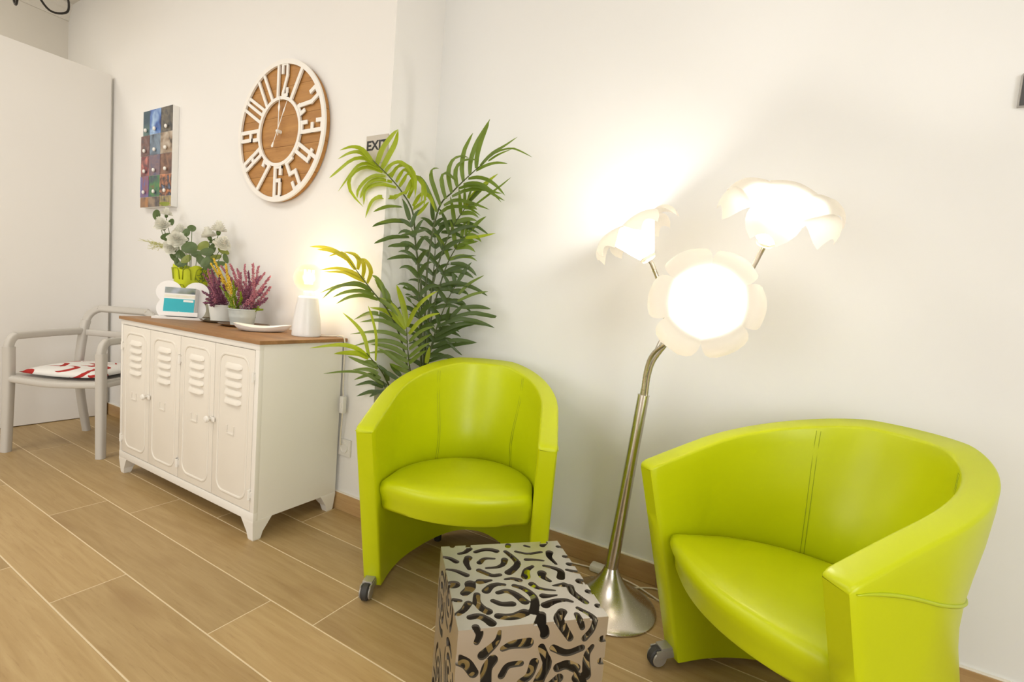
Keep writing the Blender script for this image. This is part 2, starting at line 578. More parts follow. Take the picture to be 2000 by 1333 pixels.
# ------------------------------------------------------------------ lime tub armchairs
def make_armchair(loc, rz, label):
    t = thing('tub_armchair', label, 'armchair', loc, rz, 'lime tub armchairs')
    W, T, HA, HB, YC, LEAN = 0.31, 0.060, 0.616, 0.787, 0.215, 0.161
    BD = 0.425
    ARC = math.pi * (W + BD) / 2
    ZB = 0.022

    def sm(a):
        a = min(max(a, 0), 1)
        return a * a * (3 - 2 * a)

    def pinch(z):
        return 0.052 * math.exp(-((z - 0.47) / 0.15) ** 2)

    def plan(s, off, z):
        """s in 0..1 around the U (left front -> back -> right front); off = inward offset"""
        y0 = LEAN * min(max(1 - (z - ZB) / (HA - ZB), 0), 1)
        La, Lc = YC, ARC
        tot = 2 * La + Lc
        d = s * tot
        r, rb_ = W - off, BD - off
        fl = 0.012 * max(0, (z - 0.5) / 0.28) - pinch(z)
        if d < La:
            return np.array([-r, y0 + (YC - y0) * d / La])
        if d > La + Lc:
            return np.array([r, y0 + (YC - y0) * (tot - d) / La])
        a = (d - La) / Lc * math.pi
        w = math.sin(a)
        return np.array([-(r + fl * w * (0.9 if fl < 0 else 0.4)) * math.cos(a), YC + (rb_ + fl * w) * math.sin(a)])

    tot = 2 * YC + ARC

    def ztop(s):
        d = min(s, 1 - s) * tot          # distance from the front along the rim
        k = min(d / 0.66, 1.0)
        return HA + (HB - HA) * (1 - (1 - k) ** 1.35)

    def zbot(s):
        d = min(s, 1 - s) * tot
        return ZB + 0.028 * sm((d - 0.42) / 0.35)

    # section around: inner bottom -> up the inside -> over the rim -> down the outside
    ns = 72
    ss = np.concatenate([[0.0, 0.004, 0.012], np.linspace(0.02, 0.98, ns), [0.988, 0.996, 1.0]])
    hs = [0, 0.15, 0.3, 0.42, 0.54, 0.62, 0.7, 0.78, 0.86, 0.95, 1.0]
    rb = 0.008
    V = []
    cross = None
    for s in ss:
        e = min(s, 1 - s)
        shrink = rb * (1 - math.sqrt(max(0, 1 - (1 - min(e / 0.012, 1)) ** 2))) if e < 0.012 else 0.0
        shrink = min(shrink, 0.006)
        zt_, zb_ = ztop(s), zbot(s)
        sec = []
        zi = zt_ - 0.014 * sm((min(s, 1 - s) * tot - 0.2) / 0.4)   # inner rim a little lower at the back
        for h in hs:
            z = zb_ + shrink + (zi - rb - zb_ - shrink) * h
            sec.append((T - shrink, z))
        for a in (30, 60, 90):
            sec.append((T - shrink - rb * (1 - math.cos(math.radians(a))), zi - rb + rb * math.sin(math.radians(a)) - shrink))
        for a in (90, 60, 30, 0):
            sec.append((shrink + rb * (1 - math.cos(math.radians(a))), zt_ - rb + rb * math.sin(math.radians(a)) - shrink))
        for h in hs[::-1][1:]:
            sec.append((shrink, zb_ + shrink + (zt_ - rb - zb_ - shrink) * h))
        cross = len(sec)
        for off, z in sec:
            p = plan(s, off, z)
            V.append((p[0], p[1], z))
    F = []
    for i in range(len(ss) - 1):
        for k in range(cross):
            k2 = (k + 1) % cross
            F.append((i * cross + k, i * cross + k2, (i + 1) * cross + k2, (i + 1) * cross + k))
    for i in (0, len(ss) - 1):
        # front face as a strip of quads across the section
        m = len(hs)
        for k in range(cross // 2):
            a, b = i * cross + k, i * cross + (k + 1)
            c2, d2 = i * cross + (cross - 2 - k), i * cross + (cross - 1 - k)
            if len({a, b, c2, d2}) == 4 and k + 1 < cross - 2 - k + 1:
                F.append((a, b, c2, d2))
    shell = obj('shell', V, F, 'lime', t, smooth=50)

    # seams: a dark stitch line along the inner rim edge, two double vertical seams inside, piping outside
    def inner(s, z, off=T + 0.0006):
        p = plan(s, off, z)
        return (p[0], p[1], z)
    P = []
    for s in np.linspace(0.012, 0.988, 80):
        zi = ztop(s) - 0.014 * sm((min(s, 1 - s) * tot - 0.2) / 0.4)
        P.append(inner(s, zi - rb * 0.55, T - 0.0025))
    g = G().tube(P, 0.0013, 5)
    obj('rim_seam', g.v, g.f, 'limeseam', shell)
    for s0 in (0.33, 0.67):
        for ds in (-0.004, 0.004):
            P = [inner(s0 + ds, z, T + 0.0002) for z in np.linspace(0.36, ztop(s0) - 0.026, 14)]
            g = G().tube(P, 0.0008, 5)
            obj('back_seam', g.v, g.f, 'limeseam', shell)
    P = []
    for s in np.linspace(0.006, 0.994, 90):
        d = min(s, 1 - s) * tot
        z = 0.606 - 0.105 * sm(d / 0.5)
        p = plan(s, -0.001, z)
        P.append((p[0], p[1], z))
    g = G().tube(P, [0.0038 * min(1, 0.3 + 0.2 * min(i, 89 - i)) for i in range(90)], 6)
    obj('waist_piping', g.v, g.f, 'limepipe', shell, smooth=True)

    # seat: D-shaped pad, bowed front, rounded edges, tilted back a little
    n_a = 64
    r_in = W - T - 0.0015

    def seat_outline(sc):
        pts = []
        yf, bow = 0.085, 0.075
        for i in range(20):           # front edge, left to right, bowed forward
            x = -r_in + 2 * r_in * i / 19
            pts.append((x, yf - bow * (1 - (x / r_in) ** 2)))
        for i in range(1, 40):
            a = math.pi * i / 40
            pz = pinch(0.37) * math.sin(a)
            x, y = (r_in - 0.9 * pz) * math.cos(a), YC + (BD - T - 0.0015 - pz) * math.sin(a)
            pts.append((x, y))
        # straight sides are implied between the corner and the arc start
        c = np.array([0, 0.28])
        return [tuple(c + (np.array(p) - c) * sc) for p in pts]
    rows = []
    th = 0.105
    for z, sc in [(-th, 0.93), (-th, 0.965), (-th * 0.9, 0.985), (-th * 0.6, 0.999), (-th * 0.3, 1.0), (-0.014, 0.995), (-0.004, 0.978), (0.002, 0.94), (0.010, 0.8), (0.015, 0.5), (0.017, 0.2)]:
        rows.append((z, seat_outline(sc)))
    V, F = [], []
    for z, o_ in rows:
        for (x, y) in o_:
            dd = 0.0
            V.append((x, y + (0.02 * (z < -0.05) * (1 if y < 0.15 else 0)), 0.432 + z - 0.055 * max(0, (y - 0.06)) / 0.5))
    m = len(rows[0][1])
    for i in range(len(rows) - 1):
        for k in range(m):
            F.append((i * m + k, i * m + (k + 1) % m, (i + 1) * m + (k + 1) % m, (i + 1) * m + k))
    F.append(tuple(range(m))[::-1])
    F.append(tuple((len(rows) - 1) * m + k for k in range(m)))
    seat = obj('seat', V, F, 'lime', t, smooth=60)
    # rear glides
    for x in (-0.14, 0.14):
        y = YC + (BD - 0.03) * math.sqrt(1 - (x / (W - 0.03)) ** 2)
        V, F = lathe([(0.014, 0.0), (0.016, 0.004), (0.016, 0.025), (0.010, 0.03), (0.010, 0.06)], (x, y, 0), 14)
        obj('glide', V, F, 'rubber', t, smooth=40)
    # casters at the front of the arms
    for sx in (-1, 1):
        x = sx * 0.282
        g = G().box((x - 0.017, 0.115, 0.045), (x + 0.017, 0.185, 0.062), 0.003)
        g.box((x - 0.019, 0.098, 0.03), (x - 0.0135, 0.165, 0.055), 0.002)
        g.box((x + 0.0135, 0.098, 0.03), (x + 0.019, 0.165, 0.055), 0.002)
        cs = g.obj('caster_bracket', 'castermetal', t, smooth=40)
        Mx = np.array(Matrix.Translation((x, 0.112, 0.029)) @ Matrix.Rotation(math.pi / 2, 4, 'Y'))
        V, F = lathe([(0.010, -0.012), (0.024, -0.012), (0.0285, -0.008), (0.0285, 0.008), (0.024, 0.012), (0.010, 0.012)], seg=24, Mx=Mx)
        obj('wheel', V, F, 'rubber', cs, smooth=40)
        for sgn in (-1, 1):
            Mx2 = np.array(Matrix.Translation((x + sgn * 0.0152, 0.112, 0.029)) @ Matrix.Rotation(math.pi / 2, 4, 'Y'))
            V, F = lathe([(0.021, -0.0032), (0.023, -0.001), (0.023, 0.001), (0.021, 0.0032)], seg=24, Mx=Mx2)
            obj('wheel_cover', V, F, 'castermetal', cs, smooth=40)
    return t


make_armchair((-0.821, 1.147, 0), 0.447, 'lime green tub armchair under the palm, its back to the wall corner')
make_armchair((-0.090, 1.142, 0), -0.736, 'lime green tub armchair right of the floor lamp, turned to the left')


# ------------------------------------------------------------------ pierced metal cube
CX, CY, CA, CS, CH = -0.477, 0.951, 0.7745, 0.316, 0.400
ca, sa = math.cos(CA), math.sin(CA)


def cube_face_uv(pixels, face):
    """traced hole centre lines: photo pixel -> coordinates on a face of the cube (metres)"""
    out = []
    for (u, v) in pixels:
        d = RT * ((u - 1000) / FPX) - UP * ((v - 666.5) / FPX) + FW
        o_ = np.array([0, 0, CAM_H])
        if face == 'top':
            p = o_ + d * ((CH - CAM_H) / d[2])
            q = p - np.array([CX, CY, 0])
            out.append((ca * q[0] + sa * q[1], -sa * q[0] + ca * q[1]))
        else:  # front: local y = -CS/2
            nrm = np.array([-sa, ca, 0])
            k = (-CS / 2 - (o_ - np.array([CX, CY, 0])) @ nrm) / (d @ nrm)
            p = o_ + d * k
            q = p - np.array([CX, CY, 0])
            out.append((ca * q[0] + sa * q[1], p[2] - CH / 2))
    return out


TOP = [([(85, 220), (160, 235), (235, 275)], 4, 6), ([(265, 185), (330, 170), (385, 130)], 4, 6), ([(450, 165), (540, 140), (620, 140), (680, 155)], 5, 7),
       ([(370, 230), (345, 280), (380, 355)], 8, 4), ([(495, 285), (550, 240), (660, 240)], 6, 3), ([(570, 345), (690, 335), (760, 300), (775, 250)], 3, 7),
       ([(785, 160), (860, 220), (920, 290), (880, 350), (820, 395)], 5, 8), ([(900, 160), (1030, 185), (1180, 165)], 4, 4), ([(1015, 250), (1100, 250), (1205, 262)], 5, 3),
       ([(1275, 170), (1275, 220), (1350, 300)], 8, 3), ([(490, 370), (560, 400), (640, 428), (720, 420)], 6, 5), ([(130, 360), (230, 375), (350, 425)], 3, 6),
       ([(1085, 325), (1020, 370), (1010, 440)], 4, 9), ([(1215, 320), (1310, 340), (1400, 380), (1400, 450)], 4, 8), ([(1190, 400), (1200, 440), (1280, 490)], 9, 4),
       ([(190, 528), (210, 528)], 11, 11), ([(500, 495), (560, 490), (625, 480)], 8, 3), ([(780, 470), (860, 462), (940, 480)], 3, 6), ([(390, 520), (390, 570), (330, 625)], 10, 8),
       ([(570, 600), (620, 550), (690, 525), (770, 530)], 8, 4), ([(700, 620), (800, 600), (900, 640), (1000, 720)], 5, 8), ([(880, 540), (980, 570), (1080, 640), (1115, 720), (1100, 830)], 5, 8),
       ([(1080, 525), (1160, 570), (1340, 595)], 7, 2), ([(1310, 540), (1380, 535), (1440, 530)], 2, 7), ([(1205, 655), (1280, 655), (1360, 645)], 7, 2), ([(1230, 760), (1330, 715), (1450, 700), (1530, 720)], 8, 3),
       ([(1505, 550), (1540, 620), (1680, 725)], 7, 6), ([(645, 710), (740, 745), (860, 745)], 5, 7), ([(465, 640), (465, 720), (520, 790), (590, 830)], 6, 8), ([(205, 700), (280, 710)], 5, 4),
       ([(250, 860), (320, 810), (370, 740)], 5, 7), ([(390, 895), (480, 880), (570, 915), (630, 960)], 6, 8), ([(705, 880), (800, 890), (900, 880), (1000, 840)], 7, 9),
       ([(450, 1000), (470, 1040)], 6, 6), ([(1190, 860), (1170, 970)], 7, 10), ([(1420, 830), (1380, 900), (1400, 960)], 8, 9), ([(1580, 860), (1620, 930)], 5, 6), ([(1590, 790), (1720, 860), (1790, 920)], 4, 6),
       ([(1370, 105), (1400, 112)], 5, 5), ([(1440, 215), (1470, 220)], 5, 5), ([(1490, 300), (1530, 305)], 6, 6), ([(1470, 365), (1590, 390)], 4, 5), ([(1610, 490), (1660, 500)], 8, 8), ([(1705, 605), (1740, 615)], 6, 6), ([(1815, 765), (1850, 770)], 6, 6),
       ([(190, 105), (195, 95)], 5, 5), ([(365, 110), (370, 95)], 5, 5), ([(810, 105), (815, 85)], 6, 6), ([(1000, 95), (1050, 108)], 4, 3), ([(1195, 95), (1215, 60)], 6, 8)]
FRONT = [([(320, 290), (355, 370), (320, 470)], 7, 5), ([(600, 340), (560, 470), (390, 630)], 3, 8), ([(640, 550), (760, 500), (950, 480)], 5, 9), ([(1110, 240), (1150, 330), (1150, 375)], 7, 8),
         ([(1330, 190), (1370, 280), (1460, 420)], 9, 6), ([(1570, 170), (1610, 290)], 6, 5), ([(1775, 170), (1730, 310), (1640, 420)], 5, 6), ([(1250, 540), (1420, 600), (1600, 540)], 6, 6), ([(1310, 780), (1420, 745), (1530, 790)], 8, 8),
         ([(1110, 530), (1150, 640), (1180, 740), (1100, 900), (1060, 990)], 6, 10), ([(1730, 520), (1660, 640), (1660, 880)], 4, 8), ([(100, 690), (200, 740), (280, 850)], 9, 8), ([(510, 690), (440, 800), (430, 990)], 9, 9),
         ([(620, 880), (700, 760), (860, 730)], 6, 5), ([(1020, 720), (960, 880), (850, 960)], 8, 6), ([(1320, 910), (1230, 1000)], 8, 9), ([(1540, 900), (1610, 1000)], 9, 9), ([(1890, 420), (1850, 430)], 6, 6), ([(1860, 700), (1830, 700)], 6, 6)]
tops = [(cube_face_uv([(850 + x * 0.175, 1050 + y * 0.175) for x, y in P], 'top'), a / 770, b / 770) for P, a, b in TOP]
fronts = [(cube_face_uv([(880 + x * 0.16, 1180 + y * 0.16) for x, y in P], 'front'), a / 780, b / 780) for P, a, b in FRONT]


def rose_strokes(w, h, seed, zmax=None):
    """broken concentric arcs, as in a pattern of open roses"""
    r_ = random.Random(seed)
    out = []
    cs = [(-w * 0.24, h * 0.27), (w * 0.27, h * 0.12), (-w * 0.16, -h * 0.16), (w * 0.25, -h * 0.33), (-w * 0.33, -h * 0.42), (w * 0.05, h * 0.46)]
    for ci, (cx, cy_) in enumerate(cs):
        for ring, R in enumerate((0.014, 0.038, 0.064)):
            a = r_.uniform(0, 6.28)
            nseg = (1, 3, 4)[ring]
            for k in range(nseg):
                span = 6.28 / nseg * r_.uniform(0.62, 0.74)
                pts = [(cx + R * math.cos(a + span * q / 5), cy_ + R * math.sin(a + span * q / 5)) for q in range(6)]
                mid = pts[3]
                near = min(range(len(cs)), key=lambda i: (cs[i][0] - mid[0]) ** 2 + (cs[i][1] - mid[1]) ** 2)
                if near == ci and (zmax is None or max(p[1] for p in pts) < zmax):
                    out.append((pts, r_.uniform(0.005, 0.009), r_.uniform(0.005, 0.009)))
                a += 6.28 / nseg
    return out


def holes_field(U, Vv, strokes):
    D = np.full(U.shape, 1e3)
    for P, r0, r1 in strokes:
        P = spline(P, 12) if len(P) > 2 else np.array(P, float)
        n_ = len(P) - 1
        for i in range(n_):
            a, b = P[i], P[i + 1]
            d = b - a
            L2 = d @ d + 1e-12
            t = np.clip(((U - a[0]) * d[0] + (Vv - a[1]) * d[1]) / L2, 0, 1)
            # full in the middle, narrower to each end as given
            g = (i + t) / n_
            rad = r0 + (r1 - r0) * g
            dist = np.hypot(U - a[0] - t * d[0], Vv - a[1] - t * d[1]) - rad
            D = np.minimum(D, dist)
    return D


def pierced(w, h, strokes, th, cell=0.0034):
    nx, ny = int(round(w / cell)), int(round(h / cell))
    us, vs = np.linspace(-w / 2, w / 2, nx + 1), np.linspace(-h / 2, h / 2, ny + 1)
    U, Vv = np.meshgrid(us, vs, indexing='ij')
    D = holes_field(U, Vv, strokes)
    D[np.abs(D) < 2e-5] = 2e-5
    V2, idx = [], {}

    def vert(key, p):
        if key not in idx:
            idx[key] = len(V2)
            V2.append(p)
        return idx[key]

    def corner(i, j):
        return vert((i, j), (us[i], vs[j]))

    def cross(i, j, i2, j2):
        a, b = D[i, j], D[i2, j2]
        t = a / (a - b)
        k = (i, j, i2, j2) if (i, j) < (i2, j2) else (i2, j2, i, j)
        return vert(k, (us[i] + (us[i2] - us[i]) * t, vs[j] + (vs[j2] - vs[j]) * t))
    polys = []
    for i in range(nx):
        for j in range(ny):
            cs = [(i, j), (i + 1, j), (i + 1, j + 1), (i, j + 1)]
            ins = [D[c] > 0 for c in cs]
            if not any(ins):
                continue
            poly = []
            for k in range(4):
                c, d = cs[k], cs[(k + 1) % 4]
                if ins[k]:
                    poly.append(corner(*c))
                if ins[k] != ins[(k + 1) % 4]:
                    poly.append(cross(*c, *d))
            if len(poly) >= 3:
                polys.append(poly)
    cnt = {}
    for p in polys:
        for a, b in zip(p, p[1:] + p[:1]):
            cnt[(a, b)] = 1
    n_ = len(V2)
    V3 = [(x, y, 0.0) for x, y in V2] + [(x, y, -th) for x, y in V2]
    F = [tuple(p) for p in polys]
    nf = len(F)
    F += [tuple(i + n_ for i in reversed(p)) for p in polys]
    nb = len(F)
    rim = [(a, b) for (a, b) in cnt if (b, a) not in cnt]
    F += [(b, a, a + n_, b + n_) for a, b in rim]

    def outer_edge(a, b):
        return any(abs(abs(V2[a][k]) - lim) < 1e-6 and abs(V2[a][k] - V2[b][k]) < 1e-6 for k, lim in ((0, w / 2), (1, h / 2)))
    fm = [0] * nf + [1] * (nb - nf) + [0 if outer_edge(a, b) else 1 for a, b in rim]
    return V3, F, fm


cube = thing('side_table', 'silver metal cube table pierced with a rose pattern', 'side table', (CX, CY, 0), CA)
hs_ = CS / 2
th_c = 0.005
V, F, fm = pierced(CS, CS, tops, th_c)
obj('top_panel', xf(V, frame((0, 0, CH), (1, 0, 0), (0, 1, 0), (0, 0, 1))), F, None, cube, mats=['alu', 'aludark'], fm=fm)
SH = CH - th_c
fr2 = [([(x, z + th_c / 2) for x, z in P], a, b) for P, a, b in fronts] + rose_strokes(CS, SH, 3, zmax=-0.03)
V, F, fm = pierced(CS, SH, fr2, th_c)
zc = SH / 2
obj('front_panel', xf(V, frame((0, -hs_, zc), (1, 0, 0), (0, 0, 1), (0, -1, 0))), F, None, cube, mats=['alu', 'aludark'], fm=fm)
inw = CS - 2 * th_c
for nm, seed, fr in (('side_panel', 11, frame((-hs_, 0, zc), (0, -1, 0), (0, 0, 1), (-1, 0, 0))), ('side_panel', 12, frame((hs_, 0, zc), (0, 1, 0), (0, 0, 1), (1, 0, 0))), ('back_panel', 13, frame((0, hs_, zc), (-1, 0, 0), (0, 0, 1), (0, 1, 0)))):
    V, F, fm = pierced(CS if nm == 'back_panel' else inw, SH, rose_strokes(CS, SH, seed), th_c)
    obj(nm, xf(V, fr), F, None, cube, mats=['alu', 'aludark'], fm=fm)


# ------------------------------------------------------------------ floor lamp with three lily shades
def petal_mat():
    t = NT('frosted_petal_plastic')
    t.b.inputs['Base Color'].default_value = (0.86, 0.82, 0.76, 1)
    t.set(Roughness=0.4)
    tr = t.n('ShaderNodeBsdfTranslucent')
    tr.inputs[0].default_value = (0.9, 0.86, 0.8, 1)
    ms = t.n('ShaderNodeMixShader')
    ms.inputs[0].default_value = 0.58
    t.l(t.b.outputs[0], ms.inputs[1])
    t.l(tr.outputs[0], ms.inputs[2])
    t.l(ms.outputs[0], t.out.inputs[0])
    return t.m


M['petal'] = petal_mat()
M['bulb'] = emit('lit_bulb', (1.0, 0.9, 0.74, 1), 60.0)
LX, LY = -0.437, 1.605
lamp = thing('floor_lamp', 'brushed steel floor lamp with three lit white lily shades', 'floor lamp', (LX, LY, 0))
pt_, pn = at(1257, 773, 1.62), at(1203, 1133, 1.612)
base_prof = [(0.002, 0.0), (0.160, 0.0), (0.166, 0.003), (0.166, 0.006), (0.162, 0.010), (0.146, 0.017), (0.122, 0.029), (0.096, 0.045), (0.072, 0.065), (0.052, 0.088), (0.037, 0.110), (0.028, 0.128), (0.0235, 0.142)]
V, F = lathe(base_prof, (LX, LY, 0), 64)
obj('base', V, F, 'steel', lamp, smooth=40)
pb = np.array([LX, LY, 0.135])
axis_p = pt_ - pb
g = G().tube([pb + axis_p * k for k in np.linspace(0, 1, 4)], [0.0225, 0.021, 0.0195, 0.019], 28)
obj('pole', g.v, g.f, 'steel', lamp, smooth=40)
g = G().tube([pb + axis_p * 0.998, pb + axis_p * 1.004], 0.0198, 28)
obj('pole_collar', g.v, g.f, 'steel', lamp, smooth=40)


def flower(base, axis, spin, stem_pts, sc=1.0, power=4.4):
    axis = np.array(axis, float)
    axis /= np.linalg.norm(axis)
    x = np.cross(axis, (0.3, 0.2, 1.0))
    x /= np.linalg.norm(x)
    y = np.cross(axis, x)
    fr = frame(base, x, y, axis)
    # gooseneck: ribbed flexible tube
    P = spline(list(stem_pts) + [np.array(base) - axis * 0.03, np.array(base) + axis * 0.004], 90)
    rr = [0.0068 + 0.0006 * (i % 2) for i in range(len(P))]
    g = G().tube(P, rr, 10)
    obj('gooseneck', g.v, g.f, 'goose', lamp, smooth=50)
    V, F = lathe([(0.006, -0.012), (0.022, -0.006), (0.026, 0.004), (0.016, 0.012), (0.014, 0.032), (0.006, 0.034)], seg=20, Mx=fr)
    holder = obj('shade', V, F, 'petal', lamp, smooth=50, label='lily-shaped translucent white shade')
    # six petals: straight sided hexagonal cup, then a lip that curls outwards and back
    cup = [(0.020, 0.000), (0.028, 0.012), (0.040, 0.035), (0.053, 0.062), (0.066, 0.088), (0.078, 0.108)]
    lip = [(0.090, 0.120), (0.104, 0.128), (0.119, 0.131), (0.133, 0.128), (0.145, 0.119), (0.153, 0.106), (0.156, 0.092)]
    for k in range(6):
        outer = 0
        a0 = spin + k * math.pi / 3
        prof = [(r * sc * (1.04 if outer else 1.0), (z - 0.010 * outer) * sc) for r, z in cup]
        stretch = random.uniform(0.94, 1.06)
        for q, (r, z) in enumerate(lip):
            prof.append(((0.078 + (r - 0.078) * stretch * (0.86 if outer else 1.0)) * sc, (z - 0.014 * outer) * sc))
        cols = 11
        V = []
        for i, (r, z) in enumerate(prof):
            w = 1.0 if i < 6 else [1.0, 0.98, 0.93, 0.86, 0.76, 0.60, 0.36][i - 6]
            for c in range(cols):
                q = -1 + 2 * c / (cols - 1)
                half = math.radians(30.8) * w
                a = a0 + q * half
                if outer:
                    hexf = math.cos(math.radians(30)) / math.cos(math.radians(30) - min(abs(a - a0), math.radians(30))) / math.cos(math.radians(30))
                else:
                    hexf = 1.0 / math.cos(min(abs(a - a0), math.radians(30)))
                flat = 1 + (hexf - 1) * (1.0 if i < 6 else 1.0 - 0.14 * (i - 5))
                lift = 0.024 * q * q * max(0, i - 5) / 7
                V.append((r * flat * math.cos(a), r * flat * math.sin(a), z - lift * sc))
        F = [(i * cols + c, i * cols + c + 1, (i + 1) * cols + c + 1, (i + 1) * cols + c) for i in range(len(prof) - 1) for c in range(cols - 1)]
        obj('petal', xf(V, fr), F, 'petal', holder, smooth=True)
    # bulb
    V, F = lathe([(0.008, 0.030), (0.011, 0.036), (0.018, 0.046), (0.021, 0.056), (0.018, 0.067), (0.010, 0.074), (0.002, 0.076)], seg=20, Mx=fr)
    obj('bulb', V, F, 'bulb', holder, smooth=True)
    d = bpy.data.lights.new('lily_bulb_light', 'POINT')
    d.energy = power
    d.color = (1.0, 0.965, 0.91)
    d.shadow_soft_size = 0.022
    o = bpy.data.objects.new('lily_bulb_light', d)
    C.objects.link(o)
    o.parent = lamp
    o.location = np.array(base) + axis * 0.085 * sc - ORG[lamp.name]


up3 = [at(1258, 770, 1.62), at(1265, 722, 1.618)]
flower(at(1266, 505, 1.57), (-0.55, -0.10, 0.80), 0.2, [pt_ - axis_p * 0.02 + np.array([-0.008, 0.004, 0]), at(1264, 730, 1.625), at(1280, 690, 1.62), at(1299, 640, 1.62), at(1292, 570, 1.60)], 0.93)
flower(at(1495, 474, 1.50), (0.30, -0.53, 0.80), 0.5, [pt_ - axis_p * 0.02 + np.array([0.008, 0.004, 0]), at(1268, 730, 1.615), at(1284, 694, 1.61), at(1330, 645, 1.60), at(1400, 600, 1.56), at(1455, 545, 1.53)], 1.02)
cC = at(1380, 590, 1.37)
axC = np.array([0.22, -0.95, 0.16])
axC = axC / np.linalg.norm(axC)
flower(cC - axC * 0.11, axC, 0.28, [pt_ - axis_p * 0.02 + np.array([0, -0.009, 0]), at(1262, 725, 1.60), at(1277, 690, 1.585), at(1320, 657, 1.55)], 0.98)
# supply cord with foot switch
g = G().tube(spline([(LX + 0.05, LY + 0.155, 0.006), (LX + 0.12, LY + 0.20, 0.005), (LX + 0.20, LY + 0.185, 0.005), (LX + 0.19, LY + 0.12, 0.005), (LX + 0.05, LY + 0.175, 0.006), (LX - 0.04, LY + 0.19, 0.006), (LX - 0.09, LY + 0.185, 0.006)], 60), 0.0032, 6)
g.tube(spline([(LX - 0.12, LY + 0.19, 0.006), (LX - 0.25, LY + 0.17, 0.005), (LX - 0.40, LY + 0.19, 0.005), (LX - 0.62, LY + 0.21, 0.005)], 40), 0.0032, 6)
g.obj('cord', 'cable', lamp, smooth=True)
g = G().box((LX - 0.135, LY + 0.165, 0.001), (LX - 0.075, LY + 0.212, 0.026), 0.009)
g.obj('foot_switch', 'dot', lamp, smooth=40)

# ------------------------------------------------------------------ locker sideboard
X0, X1, Y0, Y1 = -2.905, -1.745, 1.112, 1.512
ZB0, ZT0 = 0.083, 0.797
cab = thing('locker_sideboard', 'white metal locker sideboard with four louvred doors and wooden top', 'sideboard', ((X0 + X1) / 2, (Y0 + Y1) / 2, 0))
g = G().box((X0 + 0.001, Y0 + 0.010, ZB0 + 0.0006), (X1 - 0.001, Y1, ZT0 - 0.0016), 0.001)
# front frame: rails and stiles proud of the carcass
g.box((X0, Y0, ZB0), (X1, Y0 + 0.02, ZB0 + 0.035), 0.002)
g.box((X0, Y0, ZT0 - 0.024), (X1, Y0 + 0.02, ZT0 - 0.001), 0.002)
g.box((X0 + 0.0005, Y0 + 0.0008, ZB0 + 0.03), (X0 + 0.020, Y0 + 0.02, ZT0 - 0.02), 0.002)
g.box((X1 - 0.026, Y0 + 0.0008, ZB0 + 0.03), (X1 - 0.0005, Y0 + 0.02, ZT0 - 0.02), 0.002)
g.obj('body', 'white', cab, smooth=35)
g = G()
for k in range(1):
    g.box((X0 - 0.006, Y0 - 0.008, ZT0), (X1 + 0.012, 1.527, ZT0 + 0.015), 0.0015)
g.obj('wooden_top', 'topwood', cab)
ZTOP = ZT0 + 0.015
dx0, dx1 = X0 + 0.022, X1 - 0.028
dw = (dx1 - dx0) / 4
dz0, dz1 = ZB0 + 0.038, ZT0 - 0.027
